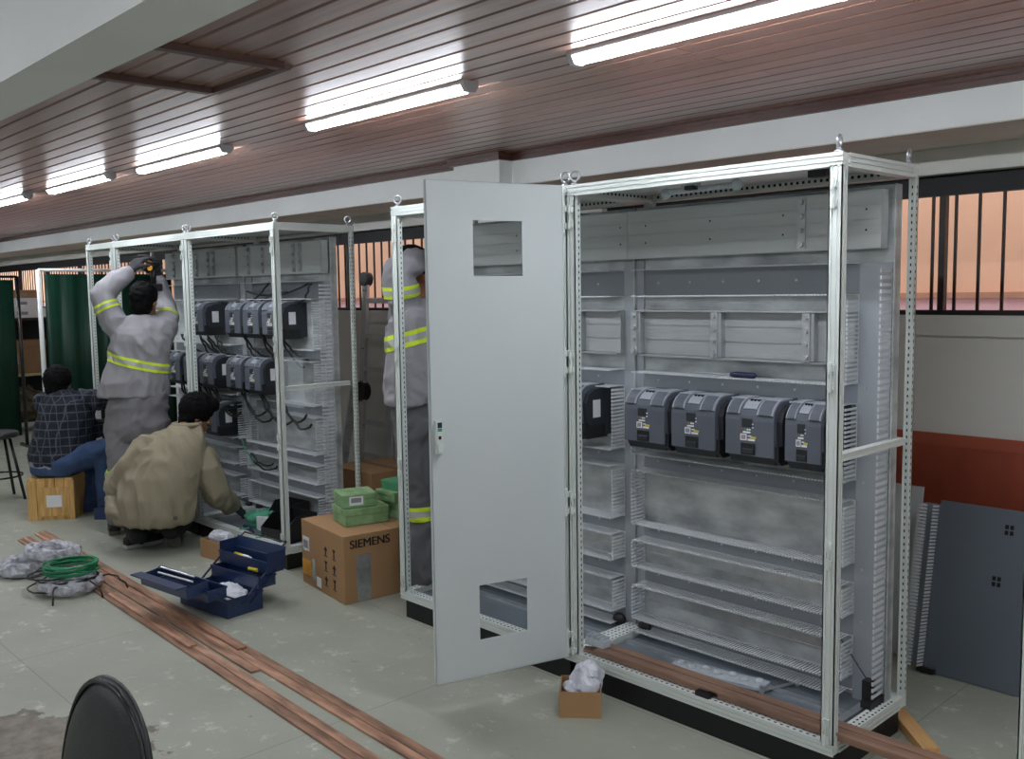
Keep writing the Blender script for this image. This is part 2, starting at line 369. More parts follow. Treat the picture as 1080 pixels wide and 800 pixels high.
# LED battens
def batten():
    t = thing('ceiling_light', 'x', 'light', (0, 0, CZ), 0, 'LED battens under the ceiling')
    MB().prism([(-.036, 0), (-.036, -.014), (-.024, -.022), (.024, -.022), (.036, -.014), (.036, 0)], 'x', -.575, .575).build('housing', 'batten', t)
    MB().prism([(-.030, -.018), (-.026, -.034), (-.012, -.041), (.012, -.041), (.026, -.034), (.030, -.018)], 'x', -.555, .555).build('diffuser', 'led', t)
    for sx in (-1, 1): MB().prism([(-.037, 0), (-.037, -.02), (-.02, -.043), (.02, -.043), (.037, -.02), (.037, 0)], 'x', sx*.555, sx*.578).build('end_cap', 'batten', t)
    return t
b0 = batten()
spots = [((-.195, -.41), 'lit LED batten nearest the camera, above the white enclosure door'), ((-1.89, -.405), 'lit LED batten second from the camera, above the gap between enclosures'),
 ((-3.90, -.39), 'lit LED batten third from the camera, over the far enclosures'), ((-5.43, -.43), 'lit LED batten fourth from the camera in the receding row'), ((-7.05, -.45), 'lit LED batten farthest away at the left edge of the photo')]
row2 = [((x, -3.5), 'lit LED batten of the second row behind the near ceiling beam') for x in (-9, -6.5, -4, -1.8, .4, 2.6)] + [((x, -.43), 'lit LED batten farther down the row beyond the photo edge') for x in (-9.2, -11.4, -13.6, 1.5, 3.2)]
for i, ((x, y), lb) in enumerate(spots+row2):
    o = b0 if i == 0 else dup(b0, (x, y, CZ), label=lb)
    o.location = (x, y, CZ); o['label'] = lb
    if i >= len(spots): o['group'] = 'LED battens outside the photo'

# ------------------------------------------------------------------ switchgear enclosures
D, ZB, ZT = .56, .10, 2.10
PY = .455                              # front of the mounting plate
ZONES = [(1.315, 1.644), (.955, 1.24), (.64, .88), (.446, .565), (.208, .36)]
DUCTS = [(1.644, 1.757), (1.24, 1.315), (.88, .955), (.565, .64), (.36, .446), (.150, .208)]
FD = .095                              # duct depth
def hfingers(m, x0, x1, z, p=.0135):
    m.box(x0, x1, PY-.012, PY, z-.001, z+.001); n = int((x1-x0)/p)
    for i in range(n):
        x = x0 + i*p + .002; m.box(x, x+p*.5, PY-FD, PY-.012, z-.001, z+.001); m.box(x, x+p*.55, PY-FD-.003, PY-FD+.004, z-.003, z+.003)
def vfingers(m, x, z0, z1, p=.0165):
    m.box(x-.001, x+.001, PY-.012, PY, z0, z1); n = int((z1-z0)/p)
    for i in range(n):
        z = z0 + i*p + .003; m.box(x-.001, x+.001, PY-FD, PY-.012, z, z+p*.5); m.box(x-.003, x+.003, PY-FD-.003, PY-FD+.004, z, z+p*.55)
def profile_post(x0, x1, y0, y1, z0, z1, front):
    m = MB(); m.box(x0+.003, x1-.003, y0+.003, y1-.003, z0, z1)
    wx = x1-x0
    for a in (.0, .40, .78):                                      # vertical ridges of the rolled profile
        m.box(x0+a*wx, x0+(a+.22)*wx, y0 if front else y1-.004, y0+.004 if front else y1, z0, z1)
        m.box(x0, x0+.004, y0+a*(y1-y0), y0+(a+.22)*(y1-y0), z0, z1); m.box(x1-.004, x1, y0+a*(y1-y0), y0+(a+.22)*(y1-y0), z0, z1)
    return m
def hslots(m, axis, a0, a1, pitch, long, b, bw, face, fz, sgn):
    """row of dark slots: along axis from a0 to a1, centred at b across, lying on the face fz"""
    n = int((a1-a0)/pitch)
    for i in range(n):
        a = a0 + (i+.5)*pitch
        r = {'x': (a-long/2, a+long/2)} if axis == 'x' else ({'y': (a-long/2, a+long/2)} if axis == 'y' else {'z': (a-long/2, a+long/2)})
        rest = [k for k in 'xyz' if k != axis and k != face][0]
        r[rest] = (b-bw/2, b+bw/2); r[face] = (fz-.0008, fz+.0006) if sgn > 0 else (fz-.0006, fz+.0008)
        m.box(*r['x'], *r['y'], *r['z'])
EYE = None
def eyebolt_mesh():
    global EYE
    if EYE is None:
        m = MB(); m.cyl((0, 0, 0), (0, 0, .008), .016, 12); m.cyl((0, 0, .008), (0, 0, .02), .009, 10)
        m.tube([(math.cos(a)*.019, 0, .036+math.sin(a)*.019) for a in [i*math.pi/8 for i in range(16)]], .0055, 8, True)
        EYE = m.mesh('eyebolt', 'zinc'); EYE.shade_smooth()
    return EYE
HINGE = None
def hinge_mesh():
    global HINGE
    if HINGE is None:
        m = MB()
        for dz in (-.03, .03):
            m.box(-.011, .011, -.010, 0, dz-.011, dz+.011); m.cyl((0, -.012, dz-.018), (0, -.012, dz+.018), .0055, 8)
        m.cyl((0, -.006, -.012), (0, -.006, .012), .004, 8); HINGE = m.mesh('hinge', 'frame')
    return HINGE
def enclosure(label, xr, w, fit=None, lx=None, rx=-.025, vduct=True, left_strip=False, cover2=True, hinges_r=True, hinges_l=False, side_rail=True, roof=True, cov_r=None):
    E = thing('switchgear_enclosure', label, 'enclosure', (xr, 0, 0))
    MB().box(-w+.02, -.02, .02, D-.02, 0, ZB).build('plinth', 'plinth', E)
    pw, pd = .046, .034
    posts = {}
    for key, x0, y0, fr in (('fl', -w, 0, True), ('fr', -pw, 0, True), ('bl', -w, D-.05, False), ('br', -pw, D-.05, False)):
        qw = pw if fr else .025; x0 = x0 if key[1] == 'l' else x0+pw-qw; qy = pd if fr else .025; y0 = y0 if fr else D-qy
        p = profile_post(x0, x0+qw, y0, y0+qy, ZB+.04, ZT-.04, fr).build('post', 'frame', E); posts[key] = p
        s = MB()
        if key != 'fr': hslots(s, 'z', ZB+.06, ZT-.06, .025, .010, y0+(.024 if fr else .0125), .0042, 'x', x0+qw, 1)
        if key != 'fl': hslots(s, 'z', ZB+.06, ZT-.06, .025, .010, y0+(.024 if fr else .0125), .0042, 'x', x0, -1)
        if not fr: hslots(s, 'z', ZB+.06, ZT-.06, .025, .010, x0+qw*.5, .0045, 'y', y0+.003, -1)
        s.build('slot_row', 'slot', p, kind='stuff')
    for z0, z1, top in ((ZB, ZB+.045, False), (ZT-.045, ZT, True)):
        for y0, fr in ((0, True), (D-.05, False)):
            m = MB(); m.box(-w+.002, -.002, y0+.004, y0+.046, z0+.002, z1-.002)
            for a in (0, .36, .74): m.box(-w, 0, y0 if fr else y0+.045, y0+.005 if fr else y0+.05, z0+a*.045, z0+a*.045+.0115)
            r = m.build('rail', 'frame', E)
            s = MB()
            if not top:
                hslots(s, 'x', -w+.06, -.06, .025, .011, y0+.017, .007, 'z', z1-.002, 1); hslots(s, 'x', -w+.06, -.06, .025, .008, y0+.035, .004, 'z', z1-.002, 1)
            elif not fr: hslots(s, 'x', -w+.06, -.06, .025, .011, z0+.02, .011, 'y', y0+.004, -1)
            if s.v: s.build('slot_row', 'slot', r, kind='stuff')
        for x0 in (-w, -pw):
            m = MB(); m.box(x0+.004, x0+pw-.004, .046, D-.046, z0+.002, z1-.002)
            for a in (0, .36, .74): m.box(x0, x0+pw, .046, D-.046, z0+a*.045, z0+a*.045+.0115)
            r = m.build('rail', 'frame', E)
            s = MB()
            if not top: hslots(s, 'y', .07, D-.07, .025, .012, x0+.016, .007, 'z', z1-.0005, 1); hslots(s, 'y', .07, D-.07, .025, .012, x0+.036, .007, 'z', z1-.0005, 1)
            else:
                for f, sg in (((x0, -1),) if x0 > -w+.01 else ((x0+pw, 1),)): hslots(s, 'y', .07, D-.07, .025, .011, z0+.02, .010, 'x', f, sg)
            s.build('slot_row', 'slot', r, kind='stuff')
    if roof: MB().box(-w+.03, -.03, .03, D-.03, ZT-.016, ZT-.010).build('roof_plate', 'door', E)
    for x in (-w+.026, -.026):
        for yy in (.025, D-.025): place('eyebolt', eyebolt_mesh(), E, loc=(x, yy, ZT), rot=(0, 0, 1.75 if (xr == 0 and x > -.1) else .6))
    for z in (1.97, 1.38, .79, .185):
        if hinges_r: place('hinge', hinge_mesh(), E, loc=(-.026, 0, z))
        if hinges_l: place('hinge', hinge_mesh(), E, loc=(-w+.026, 0, z))
    if side_rail:
        m = MB(); m.box(-.035, -.012, .05, D-.05, 1.098, 1.124); m.box(-.012, -.006, .05, D-.05, 1.098, 1.104); m.box(-.012, -.006, .05, D-.05, 1.118, 1.124); m.build('side_rail', 'frame', E)
    if fit is None: return E
    if lx is None: lx = -w+.03
    # floor sheets
    MB().box(-w+.055, -.06, .055, .30, ZB+.012, ZB+.018).build('floor_sheet', 'bluez', E); MB().box(-w+.055, -.06, .305, D-.055, ZB+.012, ZB+.018).build('floor_sheet', 'bluez', E)
    MB().box(-w+.055, -.06, .285, .315, ZB+.018, ZB+.028).build('seam_strip', 'zinc', E)
    # mounting plate
    MB().box(lx, rx, PY, PY+.004, .13, 2.03).box(rx-.004, rx, PY-.018, PY+.03, .13, 2.03).build('mounting_plate', 'galv', E)
    hx0, hx1 = fit
    for z0, z1 in DUCTS:
        d = MB().box(hx0, hx1, PY-.004, PY-.0005, z0, z1).build('wiring_duct', 'ductbase', E)
        m = MB(); hfingers(m, hx0, hx1, z0); hfingers(m, hx0, hx1, z1); m.build('finger_wall', 'duct', d, kind='stuff')
        s = MB(); x = hx0+.08
        while x < hx1:
            s.cyl((x, PY-.004, (z0+z1)/2), (x, PY-.007, (z0+z1)/2), .005, 8); x += .165
        s.build('screw_row', 'zinc', d, kind='stuff')
    if vduct:
        d = MB().box(hx1, rx-.006, PY-.004, PY-.0005, .115, 1.757).build('wiring_duct', 'plate', E)
        m = MB(); vfingers(m, rx-.012, .150, 1.757, .0245)
        for z0, z1 in ZONES: vfingers(m, hx1, z0, z1)
        m.build('finger_wall', 'duct', d, kind='stuff')
        s = MB()
        for z in (.25, .42, .62, .95, 1.3): s.cyl((hx1+.03, PY-.004, z), (hx1+.03, PY-.007, z), .005, 8)
        s.build('screw_row', 'zinc', d, kind='stuff')
    if left_strip:
        d = MB().box(hx0-.112, hx0, PY-.006, PY-.0005, .14, 1.80).build('wiring_duct', 'plate', E)
        m = MB()
        for z0, z1 in ZONES[1:]: vfingers(m, hx0, z0, z1); vfingers(m, hx0-.112, z0, z1)
        m.build('finger_wall', 'duct', d, kind='stuff')
        for x in (hx0-.13, hx0+.02): MB().ball((x, PY-.03, .155), (.035, .025, .03), 12).build('bumper', 'black', E, True)
    for z in (.505, .285):
        MB().box(hx0+.02, hx1-.02, PY-.010, PY, z-.006, z+.030).box(hx0+.02, hx1-.02, PY-.014, PY-.008, z-.010, z-.004).box(hx0+.02, hx1-.02, PY-.014, PY-.008, z+.028, z+.034).build('din_rail', 'zinc', E)
    # busbar covers: profiled aluminium boards
    a, b = max(lx, hx0-.13 if left_strip else lx), rx-.03 if cov_r is None else cov_r
    c = MB(); c.box(a, b, PY-.062, PY-.012, 1.806, 2.012)
    for k in range(4): c.box(a, b, PY-.065, PY-.06, 1.808+k*.051, 1.808+k*.051+.0485)
    c = c.build('busbar_cover', 'cover', E)
    s = MB(); xs = a+.10
    while xs < b:
        for z in (1.872, 1.945): s.cyl((xs, PY-.0645, z), (xs, PY-.0657, z), .0042, 8)
        xs += .33
    s.build('screw_row', 'slot', c, kind='stuff')
    def bracket(x, z0, z1, par):
        m = MB(); m.box(x-.016, x+.016, PY-.072, PY-.060, z0+.004, z1-.004)
        for t in range(4): m.cyl((x, PY-.072, z0+.02+(z1-z0-.04)*t/3), (x, PY-.082, z0+.02+(z1-z0-.04)*t/3), .009 if t % 2 else .012, 8)
        m.box(x+.016, x+.03, PY-.064, PY-.02, z0+.006, z1-.006); m.build('bracket', 'zinc', par)
    bracket(-.36, 1.812, 2.006, c)
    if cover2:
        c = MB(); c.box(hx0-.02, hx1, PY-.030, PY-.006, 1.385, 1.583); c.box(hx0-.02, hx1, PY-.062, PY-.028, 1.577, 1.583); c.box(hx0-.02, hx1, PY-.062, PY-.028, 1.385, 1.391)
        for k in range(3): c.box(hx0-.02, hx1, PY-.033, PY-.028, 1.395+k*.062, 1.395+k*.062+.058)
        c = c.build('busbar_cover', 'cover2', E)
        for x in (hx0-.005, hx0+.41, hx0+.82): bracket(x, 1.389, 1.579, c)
    else:
        x = a+.16
        while x < b-.3: bracket(x, 1.812, 2.006, c); x += .2
    return E

EA = enclosure('tall open light grey enclosure frame nearest the camera, with four drives inside', 0, 1.2, fit=(-1.156, -.16), lx=-1.2, left_strip=True, hinges_l=True)
EB = enclosure('tall enclosure frame with the open white door, a worker standing in it', -1.2, 1.2, fit=(-1.13, -.067), lx=-1.13, rx=-.0, vduct=False, hinges_l=True, hinges_r=False, side_rail=False, cov_r=-.002)
EL = [enclosure('far enclosure frame beside the cardboard box, black bins on its floor', -3.553, 1.207, fit=(-1.12, -.19), lx=-1.2, rx=-.09, left_strip=True, cover2=False),
      enclosure('far enclosure frame behind the crouching man in the tan jacket', -4.76, 1.255, fit=(-1.2, -.10), lx=-1.2, rx=-.0, vduct=False, cover2=False, side_rail=False),
      enclosure('narrow enclosure frame at the far end by the green screen', -6.02, .565, None, side_rail=False)]
enclosure('bare enclosure frame just right of the photo, one post in view', 1.77, 1.2, None, hinges_l=True, roof=False)
# things only in the near enclosure: lamp holder under the roof, black clips
m = MB(); m.cyl((-.80, .14, 2.045), (-.52, .20, 2.055), .012, 10); m.box(-.72, -.66, .13, .17, 2.05, 2.085); m.build('lamp_holder', 'clear', EA)
for q in ((-.80, .14, 2.04), (-.52, .20, 2.055)): MB().ball(q, .023, 10).build('lamp_end', 'clear', EA, True)
MB().box(-.155, -.09, .06, .10, 2.035, 2.065).box(-.70, -.66, .12, .15, 2.045, 2.06).build('clip', 'black', EA)
m = MB(); m.box(-.075, -.045, PY-.10, PY-.06, .16, .24); m.box(-.07, -.03, PY-.12, PY, .145, .17); m.cyl((-.06, PY-.02, .17), (-.2, PY-.02, .34), .002, 6); m.build('plate_foot', 'black', EA)
m = MB(); m.box(-.09, -.06, .03, .46, ZB+.018, ZB+.045); m.build('runner', 'zinc', EA)
m = MB(); m.box(-.56, -.50, .002, .045, ZB+.045, ZB+.062); m.box(-.52, -.48, .03, .08, ZB+.05, ZB+.07); m.build('lock_striker', 'black', EA)
m = MB(); m.cyl((-.42, .24, ZB+.03), (-.36, .42, ZB+.03), .006, 8); m.cyl((-.42, .24, ZB+.02), (-.42, .24, ZB+.05), .010, 8); m.cyl((-.36, .40, ZB+.02), (-.36, .40, ZB+.05), .010, 8); m.build('earth_rod', 'zinc', EA)
# the open door of the second enclosure
dh = Vector((0, -.015)); dd = (Vector((-1.37, -.597)) - Vector((-1.2, -.015))).normalized()
DM = Matrix(((dd.x, -dd.y, 0, dh.x), (dd.y, dd.x, 0, dh.y), (0, 0, 1, 0), (0, 0, 0, 1)))   # local: x along the door, y = outward normal (towards +x of the room is negative y)
sg = -1 if (DM.to_3x3() @ Vector((0, 1, 0))).x > 0 else 1
m = MB(); S = [.006, .192, .41, .604]; Zs = [.12, .272, .497, 1.735, 1.951, 2.1]
ya, yb = sorted((0, sg*.003))
for i in range(3):
    for j in range(5):
        if i == 1 and j in (1, 3): continue
        m.box(S[i], S[i+1], ya, yb, Zs[j], Zs[j+1], DM)
yr, ys = sorted((0, sg*.022))
m.box(.006, .009, yr, ys, .12, 2.1, DM).box(.601, .604, yr, ys, .12, 2.1, DM).box(.006, .604, yr, ys, .12, .123, DM).box(.006, .604, yr, ys, 2.097, 2.1, DM)
door = m.build('door', 'door', EB)
m = MB(); ya, yb = sorted((sg*.004, sg*.02))
for x in (.05, .56): m.box(x-.015, x+.015, ya, yb, .15, 2.07, DM)
m.build('stiffener', 'frame', door)
m = MB(); ya, yb = sorted((0, -sg*.022)); m.box(.562, .590, ya, yb, 1.05, 1.18, DM); yc, yd = sorted((-sg*.022, -sg*.032)); m.box(.565, .587, yc, yd, 1.055, 1.09, DM); m.build('handle', 'frame', door)
h = [o for o in door.children if o.name.startswith('handle')][0]
ye, yf = sorted((-sg*.022, -sg*.0235))
MB().box(.567, .585, ye, yf, 1.153, 1.174, DM).build('sticker', 'navy', h); MB().box(.567, .585, ye, yf, 1.139, 1.151, DM).build('sticker', 'teal', h); MB().box(.571, .582, ye, yf, 1.108, 1.121, DM).build('keyhole', 'slot', h)
for z in (1.97, 1.38, .79, .185):
    m = MB()
    for dz in (-.035, .035): m.box(-.012, .012, -.02, 0, z+dz-.012, z+dz+.012)
    m.cyl((0, -.018, z-.06), (0, -.018, z+.06), .006, 8); m.build('hinge', 'frame', EB)

# ------------------------------------------------------------------ motor drives
def build_drive():
    t = thing('motor_drive', 'x', 'drive', (0, 0, 0), 0, 'motor drives on the mounting plates')
    W = .105
    arc = [(-.200 + .075*(1-math.cos(a)), .165 + .075*math.sin(a)) for a in [i*math.pi/2/6 for i in range(7)]]
    MB().prism([(-.200, .030), (-.200, .165)] + arc[1:] + [(-.03, .245), (-.03, .030)], 'x', -W, W).build('housing', 'drive', t)
    MB().prism([(-.06, .0), (-.175, .0), (-.195, .03), (-.06, .03)], 'x', -W+.01, W-.005).box(-W-.004, W+.018, -.05, 0, .01, .235).build('base', 'drivedk', t)
    # rounded side cheek, proud of the front housing on the right
    MB().prism([(-.172, .075), (-.178, .165), (-.160, .205), (-.12, .225), (-.04, .228), (-.04, .06), (-.16, .06)], 'x', W, W+.022).build('side_cover', 'drivedk', t)
    MB().prism([(-.165, .0), (-.190, .02), (-.190, .075), (-.03, .075), (-.03, 0)], 'x', W-.004, W+.016).build('terminal_cover', 'black', t)
    off = lambda d: [(-.125-(.075+d)*math.cos(a), .165+(.075+d)*math.sin(a)) for a in [math.radians(x) for x in (18, 35, 52, 70, 88)]]
    for x0, x1 in ((-W+.004, -W+.062), (W-.072, W-.004)):
        o, i = off(.006), off(.001)
        v = MB().prism(o + [(-.06, .246)] + [(-.06, .241)] + i[::-1], 'x', x0, x1).build('vent_cover', 'drivelt', t)
        o2 = off(.0075)
        g = MB().prism(o2[0:4] + off(.004)[0:4][::-1], 'x', x0+.007, x1-.007); g.build('grille', 'drive', v)
    tb = MB().prism(off(.004)[1:] + [(-.07, .243)] + off(.0)[1:][::-1], 'x', -.032, .025).build('terminal_block', 'drivelt', t)
    s = MB()
    for k in range(3): s.box(-.022+k*.016, -.012+k*.016, -.158, -.146, .228, .243)
    s.build('socket_row', 'slot', tb)
    MB().box(-.030, .014, -.203, -.199, .140, .172).build('display', 'drivedk', t)
    MB().box(-.030, -.024, -.203, -.2, .128, .134).build('led', 'red', t); MB().box(-.021, -.013, -.203, -.2, .128, .134).build('led', 'greenled', t)
    MB().box(-.009, -.003, -.203, -.2, .128, .134).box(.001, .006, -.203, -.2, .128, .134).box(.014, .019, -.203, -.2, .137, .142).box(.014, .019, -.203, -.2, .150, .155).box(-.026, .006, -.2025, -.2, .117, .123).build('indicator', 'white', t)
    l = MB().box(-.038, -.010, -.2018, -.2, .088, .113).build('label_plate', 'white', t); MB().box(-.034, -.014, -.2024, -.2017, .092, .109).build('print_square', 'greylab', l)
    MB().box(-.005, .026, -.2018, -.2, .088, .096).box(-.005, .010, -.2018, -.2, .104, .108).build('label_plate', 'white', t); MB().box(.006, .030, -.2019, -.2, .098, .105).build('label_plate', 'yellow', t)
    MB().box(-.036, .028, -.2012, -.19, .034, .078).build('cable_recess', 'black', t); MB().prism([(-.2015, .036), (-.206, .040), (-.206, .054), (-.2015, .058)], 'x', -.028, .020).build('recess_cover', 'drivedk', t)
    MB().box(W+.022, W+.0235, -.135, -.085, .095, .175).build('rating_label', 'white', t)
    return t
dr0 = build_drive()
def drive(x, z, label, group=None, first=[True], scale=1):
    o = dr0 if first[0] else dup(dr0, (x, PY-.004, z), label=label)
    first[0] = False; o.location = (x, PY-.004, z); o['label'] = label
    if group: o['group'] = group
    return o
for i, (x, lb) in enumerate(((-1.000, 'grey motor drive, leftmost of the four in the near enclosure'), (-.752, 'grey motor drive, second from left of the four in the near enclosure'),
        (-.492, 'grey motor drive, third from left of the four in the near enclosure'), (-.268, 'narrow grey motor drive half hidden behind the front post of the near enclosure'))):
    o = drive(x, 1.005, lb)
    if i == 3: o.scale = (.68, 1, 1)
drive(-1.47, 1.005, 'grey motor drive just right of the open white door, white label on its side')
for i, (x, lb) in enumerate(((-4.60, 'upper row motor drive in the far enclosure, left of three'), (-4.345, 'upper row motor drive in the far enclosure, middle of three'), (-4.085, 'upper row motor drive in the far enclosure, right of three with side label'),
        (-5.16, 'upper row motor drive beside the raised arm of the standing worker'))): drive(x, 1.385, lb)
for i, (x, lb) in enumerate(((-4.62, 'lower row motor drive in the far enclosure, second from right'), (-4.35, 'lower row motor drive in the far enclosure, at the right end of its row'),
        (-5.04, 'lower row motor drive just right of the far middle post'), (-5.30, 'lower row motor drive partly behind the far middle post'), (-5.58, 'lower row motor drive nearest the standing worker'))): drive(x, 1.005, lb)
drive(-5.02, .66, 'dark motor drive low down beside the crouching man\'s face')
# cables hanging below the far drives, acrylic guard
def sag(a, b, dz, n=9, wob=.01):
    a, b = Vector(a), Vector(b); return [a.lerp(b, t/n) + Vector((random.uniform(-wob, wob), random.uniform(-wob, wob), -dz*4*(t/n)*(1-t/n))) for t in range(n+1)]
for e, xs in ((EL[0], (-4.60, -4.345, -4.085)), (EL[1], (-5.16, -5.04, -5.30, -5.58))):
    for x in xs:
        lx = x - e.location.x
        for q in range(2):
            MB().tube(sag((lx+.03*q, .33, 1.38), (lx+.18+.05*q, .38, 1.20+.05*q), .03), .007, 6).build('cable', 'blackcable', e, True)
            MB().tube(sag((lx+.04*q, .30, 1.0), (lx+.24+.06*q, .36, .90-.06*q), .10), .008, 6).build('cable', 'blackcable', e, True)
e = EL[0]
for a, b, dz in (((-1.1, .40, 1.70), (-.3, .40, 1.74), .05), ((-1.05, .37, 1.62), (-.75, .38, 1.76), .02), ((-.45, .38, 1.55), (-.25, .4, 1.74), .01), ((-.5, .36, 1.69), (-1.0, .38, 1.58), -.03), ((-1.05, .34, .55), (-.65, .34, .52), .06), ((-1.0, .33, .57), (-.7, .33, .53), .04)):
    MB().tube(sag(a, b, dz), .007, 6).build('cable', 'blackcable', e, True)
for a, b, dz in (((-1.1, .30, .66), (-.95, .34, .5), .02), ((-.62, .02, .15), (-.45, .1, .14), -.02), ((-.36, .0, .145), (-.22, .2, .13), -.01)): MB().tube(sag(a, b, dz), .004, 6).build('cable', 'teal', e, True)
MB().box(-.48, -.22, PY-.16, PY-.156, .95, 1.27).box(-.48, -.22, PY-.16, PY-.02, 1.266, 1.27).build('guard', 'acrylic', e)
MB().box(-1.02, -.2, PY-.012, PY-.006, .645, .875).build('sheet', 'galv', e)
# screwdriver lying on the duct above the drives
t = thing('screwdriver', 'screwdriver with a navy handle lying on the duct above the drives', 'screwdriver', (-.60, PY-.07, 1.328))
MB().cyl((-.26, 0, 0), (-.06, 0, 0), .0035, 8).build('shaft', 'zinc', t); MB().tube([(-.065, 0, 0), (-.05, 0, 0), (-.035, 0, 0), (.04, 0, 0), (.05, 0, 0)], [.008, .011, .0125, .0125, .009], 10).build('handle', 'navy', t, True)
# copper bars lying through the near enclosure, clear blister strip, plastic clips
for i, (y0, z0, x0, x1, lb) in enumerate(((.100, .147, -1.14, .44, 'bottom layer, at the back'), (.054, .147, -1.16, .41, 'bottom layer, nearest the front rail'), (.098, .1575, -1.15, .46, 'middle layer, at the back'), (.052, .1575, -1.10, .39, 'middle layer, nearest the front rail'), (.099, .168, -1.13, .42, 'top layer, at the back'), (.047, .168, -1.08, .36, 'top layer, nearest the front rail'))):
    o = MB().box(x0, x1, -.022, .022, 0, .0095).build('copper_bar', 'copper2', None, bevel=.001); o.location = (0, y0, z0); tag(o, 'copper bar in the near enclosure bundle, ' + lb, 'copper bar', 'copper bars lying in the near enclosure')
t = thing('clip_strip', 'white plastic clip strip at the left end of the copper bars', 'clip strip', (-1.10, .065, .179))
MB().box(-.05, .05, -.025, .025, 0, .03).build('body', 'clear', t)
for k in range(4): MB().box(-.046+k*.025, -.03+k*.025, -.022, .022, .03, .042).build('tooth', 'clear', t)
t = thing('terminal_strip', 'clear plastic terminal strip lying behind the copper bars', 'terminal strip', (-.62, .24, ZB+.029), .18)
MB().box(-.20, .20, -.045, .045, 0, .012).build('tray', 'clear', t)
for k in range(7): MB().ball((-.17+k*.056, .0 if k % 2 else .02, .014), (.02, .02, .012), 10).build('pocket', 'clear', t, True)

# ------------------------------------------------------------------ things on the floor
# long tarnished copper bars: (y at far end, y at near end, z, x far, x near)
bars = [(-.722, -.868, 0, -5.70, .40), (-.768, -.916, 0, -5.66, .38), (-.752, -.818, .0105, -5.05, -2.55), (-.814, -.897, 0, -5.45, -2.28), (-.860, -1.045, 0, -5.60, .45), (-.906, -1.093, 0, -5.57, .40), (-.935, -.970, .0105, -3.85, -2.75)]
blab = ['copper floor bar closest to the enclosures', 'copper floor bar second from the enclosures', 'short copper floor bar stacked on the two nearest the enclosures', 'copper floor bar in the middle of the bundle, ending at the gap',
        'copper floor bar second from the outer edge of the bundle', 'outermost copper floor bar, running under the cable coils', 'short copper floor bar lying on top of the two outer bars']
for (ya, yb, z, xa, xb), lb in zip(bars, blab):
    L = math.hypot(xb-xa, yb-ya); o = MB().box(0, L, -.0218, .0218, 0, .010).build('copper_bar', 'copper', bevel=.001)
    o.location = (xa, ya, z+.0005); o.rotation_euler = (0, 0, math.atan2(yb-ya, xb-xa)); tag(o, lb, 'copper bar', 'long copper bars on the floor')

def carton(name, label, x0, x1, y0, y1, h, m='card', rotz=0, z=0, flap=False, cat='box'):
    cx, cy = (x0+x1)/2, (y0+y1)/2; t = thing(name, label, cat, (cx, cy, z), rotz); a, b = (x1-x0)/2, (y1-y0)/2
    MB().box(-a, a, -b, b, 0, h).build('body', m, t, bevel=.004)
    return t, a, b
# the big marked box
t, a, b = carton('cardboard_box', 'large cardboard box lettered SIEMENS with green cartons on top', -3.2715, -2.7215, -.07, .55, .375, rotz=-.13)
lm = text_mesh('SIEMENS', .066, 'print'); lm.transform(Matrix.Translation((a+.0015, -.150, .322)) @ Matrix.Rotation(math.pi/2, 4, 'Z') @ Matrix.Rotation(math.pi/2, 4, 'X') @ Matrix.Diagonal((1, 1, 1, 1)))
bmx = bmesh.new()
for dy in (-.0016, 0, .0016):
    c2 = lm.copy(); c2.transform(Matrix.Translation((abs(dy)*.1, dy, 0))); bmx.from_mesh(c2); bpy.data.meshes.remove(c2)
bmx.to_mesh(lm); bmx.free(); place('lettering', lm, t)
MB().box(a, a+.0012, -.235, -.150, 0, .26).build('tape_strip', 'tape', t)
fy = -b
MB().box(-.255, -.17, fy-.0015, fy, .20, .28).build('label_sheet', 'white', t); MB().box(-.245, -.185, fy-.002, fy-.0014, .215, .26).build('label_print', 'greylab', t)
MB().box(-.27, -.15, fy-.0015, fy, .055, .145).build('warning_label', 'orange', t); MB().box(-.135, -.095, fy-.0015, fy, .05, .17).build('tape_strip', 'tape', t); MB().box(-.08, -.02, fy-.0015, fy, .02, .075).build('label_sheet', 'white', t)
for i in range(2):
    for j in range(3):                                        # handling pictograms: umbrella, arrows, glass
        x, z = .05+i*.105, .25-j*.085; m = MB()
        for (p0, p1, q0, q1) in ((-.022, .022, -.030, -.026), (-.006, .006, -.022, .004)): m.box(x+p0, x+p1, fy-.0015, fy, z+q0, z+q1)
        tri = [(-.022, .004), (.022, .004), (.0, .028)] if (i+j) % 2 == 0 else [(-.018, .028), (.018, .028), (.0, .002)]
        m.prism([(x+p, z+q) for p, q in tri], 'y', fy-.0015, fy) if False else m.add([(x+p, yy, z+q) for yy in (fy-.0015, fy) for p, q in tri], [(0, 1, 2), (5, 4, 3), (0, 3, 4, 1), (1, 4, 5, 2), (2, 5, 3, 0)])
        m.build('pictogram', 'print', t)
MB().box(-a+.01, a-.01, -.003, .003, .375, .3758).build('seam', 'card2', t)
